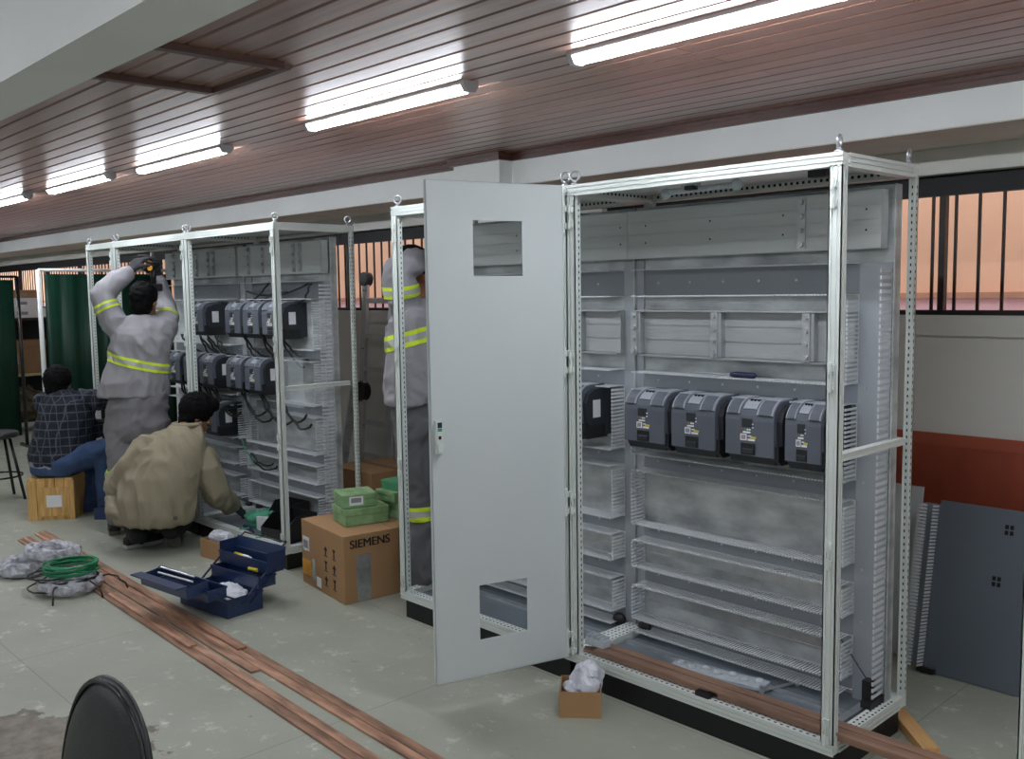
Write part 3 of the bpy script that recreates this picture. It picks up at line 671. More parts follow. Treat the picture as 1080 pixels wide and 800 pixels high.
# green cartons
def green(label, c, sx, sy, h, z, rz, m='greenbox', lab=True):
    t = thing('green_carton', label, 'carton', (c[0], c[1], z), rz, 'green cartons on the big box')
    MB().box(-sx/2, sx/2, -sy/2, sy/2, 0, h*.6).build('body', m, t, bevel=.003); MB().box(-sx/2-.003, sx/2+.003, -sy/2-.003, sy/2+.003, h*.6, h).build('lid', m, t, bevel=.003)
    if lab:
        l = MB().box(sx/2+.003, sx/2+.0045, -sy*.3, sy*.1, h*.2, h*.85).build('label_sheet', 'white', t); MB().box(sx/2+.0044, sx/2+.0052, -sy*.25, sy*.04, h*.4, h*.75).build('label_print', 'greylab', t)
green('large mottled green carton at the front of the big box lid', (-3.0, .175), .21, .26, .095, .377, -.25, lab=False)
green('small green carton with white label stacked on the front green carton', (-3.02, .155), .20, .20, .075, .474, -.35)
green('green carton at the back of the big box lid, under two others', (-2.92, .435), .17, .20, .095, .377, -.1, lab=False)
green('green carton in the middle of the rear stack', (-2.95, .42), .18, .21, .06, .474, -.02)
green('bright green carton on top of the rear stack', (-2.95, .43), .15, .17, .055, .535, .1, 'greenbox2')
# brown boxes behind
t, a, b = carton('cardboard_box', 'brown cardboard box with white label behind the enclosure post', -4.06, -3.58, .66, 1.12, .50, 'card')
MB().box(-.19, -.10, -b-.0015, -b, .33, .44).build('label_sheet', 'white', t); MB().box(-a+.01, a-.01, -.025, .025, .50, .5012).build('tape_strip', 'card2', t)
carton('cardboard_box', 'low cardboard box right of the labelled brown box, by the ladder', -3.55, -3.08, .80, 1.2, .46, 'card2')
# crumpled plastic wrap beside the second enclosure
def crumple(label, c, r, m='bag', seed=1, name='plastic_wrap', cat='plastic wrap', sq=(1, 1, 1)):
    mb = MB().ball((0, 0, 0), r, 28); vs = []
    for v in mb.v:
        v = Vector(v); n = nvec(v*14+Vector((seed*7.1, 0, 0))); k = mnoise.noise(v*34+Vector((0, seed*3.3, 0)))
        q = v + n*.6*min(r) + v.normalized()*k*.32*min(r); q.z = max(q.z, -r[2]*.98); vs.append(q)
    mb.v = [tuple(x) for x in vs]; o = mb.build(name, m, smooth=False); o.location = c; return tag(o, label, cat)
crumple('crumpled clear plastic wrap standing behind the green cartons', (-2.72, .78, .40), (.09, .07, .22), seed=3)
st = carton('cardboard_box', 'plain box supporting the plastic wrap behind the big box', -2.80, -2.52, .68, .90, .19, 'card2')
# little box with a bag in front of the near enclosure
def open_box(name, label, c, sx, sy, h, rz, m='card'):
    t = thing(name, label, 'box', (*c, 0), rz); w = .005
    MB().box(-sx/2, sx/2, -sy/2, sy/2, 0, w).build('bottom', m, t)
    MB().box(-sx/2, sx/2, -sy/2, -sy/2+w, w, h).build('side', m, t); MB().box(-sx/2, sx/2, sy/2-w, sy/2, w, h).build('side', m, t)
    MB().box(-sx/2, -sx/2+w, -sy/2+w, sy/2-w, w, h).build('side', m, t); MB().box(sx/2-w, sx/2, -sy/2+w, sy/2-w, w, h).build('side', m, t)
    return t
open_box('small_carton', 'small open cardboard box below the white door, holding a plastic bag', (-1.0, -.155), .165, .165, .105, .72)
crumple('white plastic bag stuffed in the small open box', (-.99, -.13, .10), (.06, .06, .095), seed=5, name='plastic_bag', cat='plastic bag')
crumple('crumpled white scrap in the left of the small open box', (-1.035, -.18, .085), (.035, .03, .03), seed=9, name='paper_scrap', cat='scrap')
open_box('small_carton', 'small open cardboard box behind the blue toolbox', (-4.16, -.12), .22, .16, .12, .12)
MB().box(0, .05, 0, .001, 0, .05)
crumple('clear plastic bag in the small box behind the toolbox', (-4.12, -.12, .12), (.09, .06, .06), seed=12, name='plastic_bag', cat='plastic bag')
# wooden offcut under the end of the near enclosure
o = MB().box(0, .33, -.03, .03, 0, .035).build('wood_offcut', 'pine', bevel=.002); o.location = (-.08, .66, .0005); o.rotation_euler = (0, 0, math.atan2(.477-.656, .117+.061)-.0); tag(o, 'pine wood offcut on the floor beside the near enclosure base', 'wood offcut')
# panels leaning on the window wall
def leaning(label, x0, x1, yb, h, lean, m, comb=False, z0=.004):
    t = thing('leaning_panel', label, 'panel', (x0, yb, z0)); R = Matrix.Rotation(-lean, 4, 'X')
    MB().box(0, x1-x0, 0, .02, 0, h, R).build('sheet', m, t)
    if comb:
        d = MB()
        d.box(-.075, -.005, .01, .02, .02, h-.02, R)
        d.build('duct_back', 'ductbase', t); f = MB()
        for xx in (-.072, -.012):
            n = int((h-.04)/.015)
            for i in range(n): f.box(xx, xx+.003 if xx > -.05 else xx+.003, -.055, .012, .02+i*.015, .02+i*.015+.009, R)
        for i in range(int((h-.04)/.015)): f.box(-.075, -.035, -.058, -.055, .02+i*.015, .02+i*.015+.009, R)
        f.build('finger_wall', 'duct', t, kind='stuff')
        for (xx, zz) in ((.27, .64), (.24, .42)):
            for k in range(4): MB().box(xx+.02*(k % 2), xx+.014+.02*(k % 2), -.0012, 0, zz+.024*(k//2), zz+.018+.024*(k//2), R).build('knockout', 'slot', t)
        MB().box(-.02, .05, -.03, .0, -.0, .02, R).build('foot', 'black', t)
    return t
leaning('dark grey steel panel with a slotted duct leaning near the red wall', -.19, .72, 1.165, .745, .19, 'panel', True)
leaning('plain white panel leaning behind the near enclosure rear post', -.62, -.30, 1.27, .77, .13, 'panelw')
# ladder
L_ = thing('ladder', 'folding aluminium ladder with black joint discs leaning by the window', 'ladder', (-4.60, 1.38, 0))
R = Matrix.Rotation(-.075, 4, 'X')
for x in (-.20, .19):
    for (z0, z1, dx) in ((0.02, .88, .012), (.92, 1.76, 0)):
        MB().box(x-.032-dx, x+.032+dx*.2, -.013, .013, z0, z1, R).build('rail', 'alu', L_)
        s = MB()
        for z in (z0+.06, z0+.32, z1-.06):
            for q in (-.012, .014): s.cyl(R @ Vector((x+q, -.013, z)), R @ Vector((x+q, -.0155, z)), .006, 8)
        s.build('rivet_row', 'slot', L_, kind='stuff')
    for z in (.90, 1.79): MB().cyl(R @ Vector((x, -.03, z)), R @ Vector((x, .03, z)), .075 if z < 1 else .055, 20).build('joint', 'black', L_, 40)
for z in (.15, .40, .66, 1.08, 1.34, 1.62): MB().box(-.19, .18, -.018, .018, z-.018, z+.018, R).build('rung', 'alu', L_)
for x in (-.20, .19): MB().box(x-.04, x+.04, -.02, .02, 0, .03, R).build('foot', 'black', L_)
MB().box(.165, .215, -.0145, -.013, 1.18, 1.34, R).build('safety_label', 'white', L_); MB().box(.172, .208, -.0152, -.0144, 1.27, 1.30, R).build('safety_label', 'red', L_)
# rolled sheet leaning left of the ladder
o = MB().box(-.05, .05, -.004, .004, 0, .95, Matrix.Rotation(.3, 4, 'Y')).build('metal_strip', 'galv'); o.location = (-5.14, 1.42, .03); tag(o, 'bright metal strip leaning at the wall left of the ladder', 'metal strip')

# cable coils
def coil(label, c, R0, h, turns, r, m, seed, tilt=0, wrapped=False, name='cable_coil', flat=1):
    rnd = random.Random(seed); t = thing(name, label, 'cable coil', c, 0, 'cable coils on the floor'); t.rotation_euler = (tilt, 0, rnd.random()*3)
    pts = []; n = 26
    for k in range(turns*n+1):
        a = 2*math.pi*k/n; q = k/n; rr = R0*(1+.10*math.sin(q*2.3+seed)+rnd.uniform(-.015, .015)); pts.append((rr*math.cos(a)*flat, rr*math.sin(a), r+h*(.5-.5*math.cos(q*1.7))+rnd.uniform(0, .006)))
    MB().tube(pts, r, 6).build('cable', m, t, True)
    if wrapped:
        n = 30; mb = MB(); mb.tube([(R0*1.02*math.cos(2*math.pi*k/n)*flat, R0*1.02*math.sin(2*math.pi*k/n), h*.5+r) for k in range(n)], h*.62, 10, True)
        vs = []
        for v in mb.v:
            v = Vector(v); q = v + nvec(v*22+Vector((seed, 0, 0)))*.022; q.z = max(q.z, .001); vs.append(tuple(q))
        mb.v = vs; mb.build('film', 'wrap', t)
    return t
coil('film wrapped grey cable coil lying flat, farthest left of the coils', (-4.70, -1.12, .002), .12, .07, 5, .007, 'greycable', 1, wrapped=True)
coil('film wrapped grey cable coil tilted on top of the flat one', (-4.62, -1.00, .085), .125, .06, 5, .007, 'greycable', 2, tilt=.12, wrapped=True)
coil('film wrapped cable coil underneath the green cable', (-4.13, -1.06, .012), .135, .06, 5, .007, 'blackcable', 3, wrapped=True)
coil('loose bundle of bright green cable on top of the near coil', (-4.13, -1.05, .106), .135, .05, 9, .006, 'greencable', 4)
t = coil('loose black cable looped around the near coil', (-4.20, -1.08, .012), .175, .09, 3, .005, 'blackcable', 6)
for a, b in (((-.17, -.05, .03), (-.36, -.12, .004)), ((-.1, -.15, .06), (-.22, -.33, .004)), ((.05, -.18, .03), (-.05, -.40, .004))): MB().tube(sag(a, b, -.05, 8, .008), .005, 6).build('tail', 'blackcable', t, True)

# cantilever toolbox, opened
T = thing('toolbox', 'open blue steel cantilever toolbox with tools on the floor', 'toolbox', (-3.25, -.575, 0), .13)
TR = Matrix.Rotation(.13, 3, 'Z')
def TB(x, y, z): q = TR @ Vector((x+3.235, y+.455, 0)); return (q.x-3.25, q.y-.575, z)
def tray(cx, cy, cz, sx, sy, h, par, name='tray', tilt=0, m='tool'):
    w = .003; Rm = Matrix.Translation((cx, cy, cz)) @ Matrix.Rotation(tilt, 4, 'X'); b = MB()
    b.box(-sx/2, sx/2, -sy/2, sy/2, 0, w, Rm).box(-sx/2, sx/2, -sy/2, -sy/2+w, w, h, Rm).box(-sx/2, sx/2, sy/2-w, sy/2, w, h, Rm).box(-sx/2, -sx/2+w, -sy/2+w, sy/2-w, w, h, Rm).box(sx/2-w, sx/2, -sy/2+w, sy/2-w, w, h, Rm)
    b.box(-sx/2-.004, sx/2+.004, -sy/2-.004, -sy/2+.002, h-.008, h+.002, Rm).box(-sx/2-.004, sx/2+.004, sy/2-.002, sy/2+.004, h-.008, h+.002, Rm)
    return b.build(name, m, par)
tray(0, 0, 0, .44, .22, .10, T, 'base')
tray(0, .145, .108, .435, .11, .06, T); tray(0, .20, .175, .435, .11, .065, T)
tray(-.02, -.15, .108, .435, .11, .06, T); tray(-.06, -.235, .150, .435, .13, .055, T, tilt=.12)
m = MB(); m.prism([(.255, .185), (.275, .30), (.272, .302), (.252, .187)], 'x', -.22, .22).box(-.22, -.217, .15, .27, .235, .29).box(.217, .22, .15, .27, .235, .29); m.build('lid', 'tool', T)
MB().box(-.06-.217, -.06+.217, -.36, -.296, .205, .212).build('lid', 'tool', T)
for x in (-.223, .223):
    for (ya, za, yb, zb) in ((-.02, .06, .15, .20), (.03, .05, .20, .19), (.0, .06, -.16, .15), (-.05, .05, -.24, .17)):
        MB().tube([(x, ya, za), (x, yb, zb)], .006, 4).build('lever', 'toolin', T)
MB().tube([(-.19, .275, .30), (-.19, .30, .315), (.19, .30, .315), (.19, .275, .30)], .005, 8).build('handle', 'rim', T)
MB().box(-.25, -.15, -.3025, -.3005, .165, .20).build('badge', 'redtool', T)
def loose(name, label, mb, m, loc, rz=0, cat=None, ry=0):
    o = mb.build(name, m); o.location = loc; o.rotation_euler = (0, ry, rz); return tag(o, label, cat or name.replace('_', ' '))
loose('long_rod', 'long bright steel rod lying across the front tray of the toolbox', MB().tube([(-.17, 0, 0), (.15, 0, 0)], .006, 8).cyl((-.18, 0, 0), (-.165, 0, 0), .011), 'zinc', TB(-3.30, -.665, .225), 0.15, 'steel rod')
loose('long_rod', 'second pale rod beside the long one in the toolbox front tray', MB().tube([(-.14, 0, 0), (.16, 0, 0)], .005, 8), 'white', TB(-3.28, -.70, .213), 0.18, 'steel rod')
p_ = thing('pliers', 'yellow handled pliers in the raised rear tray of the toolbox', 'pliers', TB(-3.28, -.25, .215), .23)
MB().tube([(-.02, 0, 0), (-.06, .012, 0), (-.12, .02, 0)], .008, 8).build('handle', 'yellowtool', p_, True); MB().tube([(-.02, 0, 0), (-.06, -.014, 0), (-.12, -.024, 0)], .008, 8).build('handle', 'yellowtool', p_, True); MB().tube([(-.03, 0, 0), (.0, 0, 0), (.04, 0, 0)], [.012, .011, .003], 8).build('jaws', 'zinc', p_)
p_ = thing('screwdriver', 'red handled screwdriver in the raised rear tray of the toolbox', 'screwdriver', TB(-3.14, -.25, .20), .05)
MB().cyl((-.02, 0, 0), (.10, 0, 0), .0035, 8).build('shaft', 'redtool', p_); MB().cyl((-.09, 0, 0), (-.02, 0, 0), .011, 10).build('handle', 'redtool', p_)
crumple('pale crumpled plastic sheet heaped inside the toolbox base', TB(-3.17, -.46, .085), (.15, .09, .035), seed=21, name='plastic_sheet', cat='plastic sheet')
loose('yellow_marker', 'short yellow marker on the middle rear tray of the toolbox', MB().cyl((-.035, 0, 0), (.035, 0, 0), .010), 'yellowtool', TB(-3.13, -.315, .185), 0.23, 'marker')

# things standing in the far enclosure
def bin_(label, c, sx, sy, h, rz):
    t = thing('parts_bin', label, 'bin', c, rz); w = .004
    MB().box(-sx/2, sx/2, -sy/2, sy/2, 0, w).build('bottom', 'black', t)
    for s in (-1, 1): MB().prism([(-sy/2, w), (sy/2, w), (sy/2, h), (-sy*.15, h), (-sy/2, h*.5)], 'x', *sorted((s*sx/2, s*(sx/2-w)))).build('side', 'black', t)
    MB().box(-sx/2+w, sx/2-w, sy/2-w, sy/2, w, h).build('side', 'black', t); MB().box(-sx/2+w, sx/2-w, -sy/2, -sy/2+w, w, h*.5).build('side', 'black', t)
bin_('black plastic parts bin nearest the corner post of the far enclosure', (-3.83, .19, ZB+.03), .24, .26, .15, .15)
bin_('black plastic parts bin behind the nearer bin in the far enclosure', (-4.08, .33, ZB+.03), .22, .18, .17, .1)
loose('white_packet', 'white packet standing against the black parts bin', MB().box(-.05, .05, -.01, .01, 0, .09), 'white', (-4.10, .16, ZB+.03), .5, 'packet')
crumple('tangle of pale green plastic on the far enclosure floor', (-4.24, .22, ZB+.07), (.15, .09, .06), 'teal', seed=31, name='wire_tangle', cat='wire tangle')
loose('navy_pliers', 'navy tool lying on the front rail of the far enclosure', MB().tube([(-.10, 0, 0), (0, .01, 0), (.1, 0, 0)], [.012, .014, .006], 8), 'navy', (-4.10, .05, ZB+.058), -.2, 'hand tool')
loose('red_cap', 'small red cap on the floor of the far middle enclosure', MB().cyl((0, 0, 0), (0, 0, .03), .022), 'redtool', (-4.86, .25, ZB+.03), 0, 'cap')
loose('blue_case', 'small blue case on the floor beside the seated man', MB().box(-.07, .07, -.05, .05, 0, .085).box(-.03, .03, -.012, .012, .085, .105), 'tool', (-5.80, -.235, 0), .75, 'case')

# wooden crate used as a seat
cr = thing('wooden_crate', 'yellow wooden crate with a white label, under the seated man', 'crate', (-6.17, -.46, 0), .95)
MB().box(-.155, .155, -.135, .135, .01, .30).build('body', 'crate', cr)
for i in range(5): MB().box(-.165+i*.066, -.165+i*.066+.062, -.142, .142, .30, .318).build('slat', 'crate', cr)
for i in range(5): MB().box(-.165+i*.066, -.165+i*.066+.062, -.147, -.136, .0, .30).build('slat', 'crate', cr)
for i in range(4): MB().box(.156, .167, -.142+i*.0715, -.142+i*.0715+.068, .0, .30).build('slat', 'crate', cr)
MB().box(-.095, .135, -.158, -.148, .03, .25).build('front_board', 'crate', cr); MB().box(-.03, .08, -.1595, -.158, .10, .19).build('label_sheet', 'white', cr)
for x in (-.15, .15): MB().box(x-.016, x+.016, -.152, -.147, 0, .30).build('batten', 'crate', cr)
# bar stool at the left edge
sx, sy = -7.16, -.60
stl = thing('bar_stool', 'black round bar stool cut by the left photo edge', 'stool', (sx, sy, 0))
MB().lathe([(.02, .52), (.15, .52), (.168, .532), (.17, .555), (.16, .57), (.02, .575)], (0, 0, 0), 28).build('seat', 'vinyl', stl, 40)
for a in (45, 135, 225, 315):
    c_, s_ = math.cos(math.radians(a)), math.sin(math.radians(a)); MB().cyl((c_*.11, s_*.11, .52), (c_*.21, s_*.21, 0), .012, 10).build('leg', 'rim', stl, True)
MB().tube([(math.cos(2*math.pi*k/28)*.178, math.sin(2*math.pi*k/28)*.178, .20) for k in range(28)], .008, 8, True).build('foot_ring', 'rim', stl, True)
# green welding screens on white tube frames
def screen(label, x, y0, y1, z1, fm='steel'):
    t = thing('welding_screen', label, 'screen', (x, (y0+y1)/2, 0)); hw = (y1-y0)/2
    for s in (-1, 1):
        MB().cyl((0, s*hw, 0), (0, s*hw, z1), .019, 12).build('post', fm, t, True); MB().box(-.22, .22, s*hw-.015, s*hw+.015, 0, .03).build('foot', fm, t)
    MB().cyl((0, -hw, z1-.005), (0, hw, z1-.005), .014, 10).build('top_tube', fm, t, True)
    n = 48; vs, fs = [], []
    for i in range(n+1):
        yy = -hw+.045+(2*hw-.09)*i/n
        for j in range(2): vs.append((.012*math.sin(i*.9)+.006*math.sin(i*2.1), yy, (.14, z1-.04)[j]))
    fs = [(2*i, 2*i+2, 2*i+3, 2*i+1) for i in range(n)]
    o = MB().add(vs, fs).build('sheet', 'curtain', t, True); md = o.modifiers.new('thick', 'SOLIDIFY'); md.thickness = .003
    for i in range(8): MB().cyl((0, -hw+.06+(2*hw-.12)*i/7, z1-.045), (0, -hw+.06+(2*hw-.12)*i/7, z1+.012), .005, 6).build('tie', 'black', t)
screen('dark green welding screen with white frame behind the seated man', -7.25, -.17, 1.05, 1.92)
screen('dark green welding screen at the far left behind the stool', -10.0, -1.2, .455, 1.92, 'rim')
# storage rack glimpsed between the screens
rk = thing('storage_rack', 'shelving rack seen in the gap between the two green screens', 'rack', (-11.6, .75, 0))
for x in (-.25, .25):
    for yy in (-.6, .6): MB().box(x-.02, x+.02, yy-.02, yy+.02, 0, 1.43).build('upright', 'iron', rk)
for z in (.12, .70, 1.40): MB().box(-.27, .27, -.62, .62, z, z+.03).build('shelf', 'beige' if z == .70 else 'iron', rk)
MB().box(-.27, -.25, -.6, .6, .13, 1.4).build('back_panel', 'ironblk', rk)
def sbox(label, c, s, m, name='storage_box', cat='box'):
    t = thing(name, label, cat, c); MB().box(-s[0]/2, s[0]/2, -s[1]/2, s[1]/2, 0, s[2]*.8).build('body', m, t, bevel=.004); MB().box(-s[0]/2-.004, s[0]/2+.004, -s[1]/2-.004, s[1]/2+.004, s[2]*.8, s[2]).build('lid', m, t)
    MB().box(s[0]/2, s[0]/2+.002, -.06, .02, s[2]*.3, s[2]*.6).build('label_sheet', 'greylab', t); return t
sbox('lower white box on top of the rack between the green screens', (-11.6, .95, 1.43), (.36, .34, .13), 'white'); sbox('middle white box of the stack on the rack between the screens', (-11.6, .95, 1.56), (.34, .32, .12), 'white')
sbox('brown box topping the stack on the rack between the screens', (-11.6, .95, 1.68), (.33, .32, .10), 'card')
sbox('red and white carton at the left on the rack top', (-11.5, .62, 1.43), (.3, .22, .10), 'redtool')
sbox('dark brown box on the middle rack shelf between the screens', (-11.6, .8, .73), (.4, .7, .42), 'card2')
crumple('brown sack lying on the lowest rack shelf between the screens', (-11.5, .85, .33), (.2, .26, .22), 'brownbag', seed=41, name='sack', cat='sack')

# office chair, only the back and its post come into the photo
ch = thing('office_chair', 'black padded office chair back at the bottom left of the photo', 'chair', (-.565, -2.145, 0))
_v = Vector((-.945, .327, 0)); _rt = Vector((.327, .945, 0)); ph = math.radians(24)
wv = (-_v*math.cos(ph) + _rt*math.sin(ph)).normalized(); nv = Vector((-wv.y, wv.x, 0))
if nv.dot(-_rt) < 0: nv = -nv                       # padded face looks to the left of the photo
def oval(a, h, n=40):                               # rounded outline of the backrest
    return [(a*(1 if math.cos(t) >= 0 else -1)*abs(math.cos(t))**.92, h*(1 if math.sin(t) >= 0 else -1)*abs(math.sin(t))**.92) for t in [2*math.pi*k/n for k in range(n)]]
def back_pt(x, z, d): return wv*x + nv*(d + .03*math.cos(x*5)-.16*(z)) + Vector((0, 0, .600+z))
m = MB(); rings = []
prof = [(.2, .030), (.45, .029), (.65, .027), (.80, .023), (.89, .016), (.92, .008), (.95, .004), (.985, .006), (1.0, .0), (1.0, -.008), (.96, -.014), (.8, -.018), (.5, -.020)]
vs = []; n = 40
for k_, d_ in prof:
    for x_, z_ in oval(.195*k_, .25*k_, n): vs.append(back_pt(x_, z_, d_))
fs = [(i*n+k, i*n+(k+1) % n, (i+1)*n+(k+1) % n, (i+1)*n+k) for i in range(len(prof)-1) for k in range(n)] + [tuple(range(n-1, -1, -1)), tuple((len(prof)-1)*n+k for k in range(n))]
MB().add(vs, fs).build('backrest', 'vinyl', ch, True)
MB().tube([back_pt(x_, z_, .008) for x_, z_ in oval(.190, .242, 48)], .006, 8, True).build('piping', 'rim', ch, True)
MB().tube([nv*.22+Vector((0, 0, .42)), -nv*.02+Vector((0, 0, .40)), -nv*.06+Vector((0, 0, .48)), -nv*.035+Vector((0, 0, .70))], .018, 10).build('back_bracket', 'rim', ch, True)
sc_ = nv*.27
MB().lathe([(.05, .41), (.20, .41), (.225, .43), (.225, .455), (.20, .475), (.05, .48)], (sc_.x, sc_.y, 0), 32).build('seat', 'vinyl', ch, 40)
MB().cyl((sc_.x, sc_.y, .10), (sc_.x, sc_.y, .41), .025, 14).build('gas_post', 'rim', ch, True)
for k in range(5):
    a_ = 2*math.pi*k/5; e_ = Vector((sc_.x+math.cos(a_)*.28, sc_.y+math.sin(a_)*.28, .075)); MB().tube([(sc_.x, sc_.y, .11), e_], [.025, .016], 8).build('base_arm', 'rim', ch, True)
    MB().cyl((e_.x-.012, e_.y, .027), (e_.x+.012, e_.y, .027), .027, 14).build('caster', 'black', ch, True)

# ------------------------------------------------------------------ people
def cap(m, a, b, ra, rb, n=6):
    a, b = Vector(a), Vector(b); m.tube([a.lerp(b, i/n) for i in range(n+1)], [ra+(rb-ra)*i/n for i in range(n+1)], 14); m.ball(a, ra, 14); m.ball(b, rb, 14); return m
def limb(m, pts, rs):
    for i in range(len(pts)-1): cap(m, pts[i], pts[i+1], rs[i], rs[i+1])
    return m
WORK = bpy.data.scenes.new('work')            # small side scene so that fusing volumes does not re-evaluate the room
def skin_over(mb, vox, smooth=6, fold=0, ffreq=9, seed=0, dirs=(1, 1, 1)):
    """fuse overlapping volumes into one continuous smooth surface, then press folds into it"""
    me = bpy.data.meshes.new('raw'); me.from_pydata(mb.v, [], mb.f); o = bpy.data.objects.new('raw_volume', me); WORK.collection.objects.link(o)
    bm = bmesh.new(); bm.from_mesh(me); bmesh.ops.recalc_face_normals(bm, faces=bm.faces); bm.to_mesh(me); bm.free()
    r = o.modifiers.new('fuse', 'REMESH'); r.mode = 'VOXEL'; r.voxel_size = vox
    if smooth: s = o.modifiers.new('smooth', 'SMOOTH'); s.iterations = smooth; s.factor = .5
    vl = WORK.view_layers[0]; vl.update(); out = bpy.data.meshes.new_from_object(o.evaluated_get(vl.depsgraph)); bpy.data.objects.remove(o); bpy.data.meshes.remove(me)
    if fold:
        n = len(out.vertices); co = np.empty(n*3, 'f'); no = np.empty(n*3, 'f'); out.vertices.foreach_get('co', co); out.vertex_normals.foreach_get('vector', no)
        co = co.reshape(-1, 3); no = no.reshape(-1, 3); k = np.empty(n, 'f'); off = Vector((seed*3.7, seed*1.3, 0))
        for i in range(n):
            c = Vector((co[i, 0]*dirs[0], co[i, 1]*dirs[1], co[i, 2]*dirs[2]))*ffreq + off
            w_ = nvec(c*.55)*1.1; a = 1-abs(mnoise.noise(c+w_))*2.6; b = 1-abs(mnoise.noise(c*1.9+w_*1.4+Vector((5, 0, 0))))*2.6
            k[i] = max(a, -.6)*.7 + max(b, -.6)*.38
        co += no*(k*fold)[:, None]; out.vertices.foreach_set('co', co.reshape(-1)); out.update()
    return out
def garment(name, me, m, par):
    me.materials.clear(); me.materials.append(M[m]); me.name = name; return place(name, me, par, True)
def band(src, p, n, half, m, par, lim=None, off=.005, name='reflective_band'):
    """strip of the garment surface between two planes, lifted off the cloth"""
    bm = bmesh.new(); bm.from_mesh(src); p = Vector(p); n = Vector(n).normalized()
    for s in (1, -1):
        bmesh.ops.bisect_plane(bm, geom=bm.verts[:]+bm.edges[:]+bm.faces[:], plane_co=p+n*half*s, plane_no=n*s, clear_outer=True)
    if lim: bmesh.ops.delete(bm, geom=[v for v in bm.verts if (v.co-Vector(lim[0])).length > lim[1]], context='VERTS')
    bm.normal_update()
    for v in bm.verts: v.co += v.normal*off
    me = bpy.data.meshes.new(name); bm.to_mesh(me); bm.free(); me.materials.append(M[m]); return place(name, me, par, True)
def hi_band(src, p, n, half, par, lim=None):
    band(src, p, n, half, 'hivis', par, lim, .004); band(src, p, n, half*.42, 'reflect', par, lim, .0062)
def hand(m, wrist, fwd, side, palm_n, curl=.5, s=1.0):
    """palm and five separate fingers; fwd along the fingers, side towards the thumb, palm_n out of the palm"""
    w_, f_, t_, q_ = Vector(wrist), Vector(fwd).normalized(), Vector(side).normalized(), Vector(palm_n).normalized()
    for k in (-1, 0, 1): cap(m, w_+t_*k*.018*s, w_+f_*.085*s+t_*k*.026*s, .017*s, .014*s)
    for k, L in ((1.5, .072), (.5, .08), (-.5, .075), (-1.5, .058)):
        a = w_+f_*.088*s+t_*k*.0195*s; d1 = (f_+q_*curl*.5).normalized(); d2 = (f_+q_*curl*1.6).normalized(); d3 = (f_*.4+q_*curl*2.4).normalized()
        b = a+d1*L*.45*s; c = b+d2*L*.32*s; e = c+d3*L*.28*s; limb(m, [a, b, c, e], [.0095*s, .009*s, .0085*s, .0075*s])
    a = w_+f_*.025*s+t_*.03*s; b = a+(f_*.6+t_*.8).normalized()*.04*s; c = b+(f_*.8+t_*.2+q_*curl).normalized()*.034*s; limb(m, [a, b, c], [.013*s, .0105*s, .009*s])
    return m
def head(mb, c, face, up=Vector((0, 0, 1))):
    """skull, jaw, nose, brow, ears on one volume; returns axes"""
    c = Vector(c); f_ = (Vector(face)-up*Vector(face).dot(up)).normalized(); r_ = f_.cross(up).normalized(); m3 = Matrix((r_, f_, up)).transposed()
    mb.ball(c+up*.02, (.074, .095, .105), 20, m3); mb.ball(c+f_*.03-up*.055, (.055, .06, .065), 16, m3); mb.ball(c+f_*.075-up*.09, (.028, .022, .022), 12, m3)
    cap(mb, c+f_*.092+up*.008, c+f_*.112-up*.03, .008, .013); mb.ball(c+f_*.085-up*.066, (.026, .012, .012), 12, m3); mb.ball(c+f_*.08+up*.025, (.055, .018, .014), 12, m3)
    for s in (-1, 1): mb.ball(c+r_*s*.078-up*.008-f_*.008, (.012, .022, .034), 12, m3)
    return f_, r_, m3
def eyes(c, f_, r_, par):
    for s in (-1, 1): MB().ball(Vector(c)+f_*.083+r_*s*.03+Vector((0, 0, .004)), .011, 10).build('eye', 'white', par, True); MB().ball(Vector(c)+f_*.0925+r_*s*.03+Vector((0, 0, .004)), .0048, 8).build('pupil', 'print', par, True)
def hair(c, f_, m3, par, up=Vector((0, 0, 1)), seed=0, vol=1.0, fringe=.0):
    c = Vector(c); m = MB(); m.ball(c+up*.045-f_*.022, (.085*vol, .098*vol, .092*vol), 20, m3); m.ball(c-f_*.055-up*.015, (.072*vol, .055*vol, .08*vol), 16, m3)
    if fringe: m.ball(c+f_*.055+up*.085, (.07, .055*vol, .045*vol), 16, m3)
    me = skin_over(m, .008, 3, .010, 34, seed); garment('hair', me, 'hair', par)
def shoe(par, heel, toe, up=Vector((0, 0, 1)), m='shoe', sm='sole'):
    h, t_ = Vector(heel), Vector(toe); d = (t_-h).normalized(); q = d.cross(up).normalized(); L = (t_-h).length; s = MB(); u = MB()
    outl = [(0, .030), (.04, .036), (.35, .036), (.6, .045), (.82, .042), (.95, .028), (1, .012)]
    def ring(z, g): return [h+d*L*a+q*(w_*g)+up*z for a, w_ in outl] + [h+d*L*a-q*(w_*g)+up*z for a, w_ in outl[::-1]]
    n = len(outl)*2
    for mb, zs in ((s, ((0, .97), (.012, 1.04), (.024, 1.02))), (u, ((.022, .98), (.05, .97), (.07, .75)))):
        vs = []; [vs.extend(ring(z, g)) for z, g in zs]
        mb.add(vs, [(i*n+k, i*n+(k+1) % n, (i+1)*n+(k+1) % n, (i+1)*n+k) for i in range(len(zs)-1) for k in range(n)] + [tuple(range(n)), tuple(2*n+k for k in range(n))])
    cap(u, h+d*L*.22+up*.05, h+d*L*.2+up*.12, .042, .044); cap(u, h+d*L*.3+up*.05, h+d*L*.72+up*.045, .04, .028)
    o = garment('shoe', skin_over(u, .007, 3), m, par); s.build('sole', sm, o, 50); return o
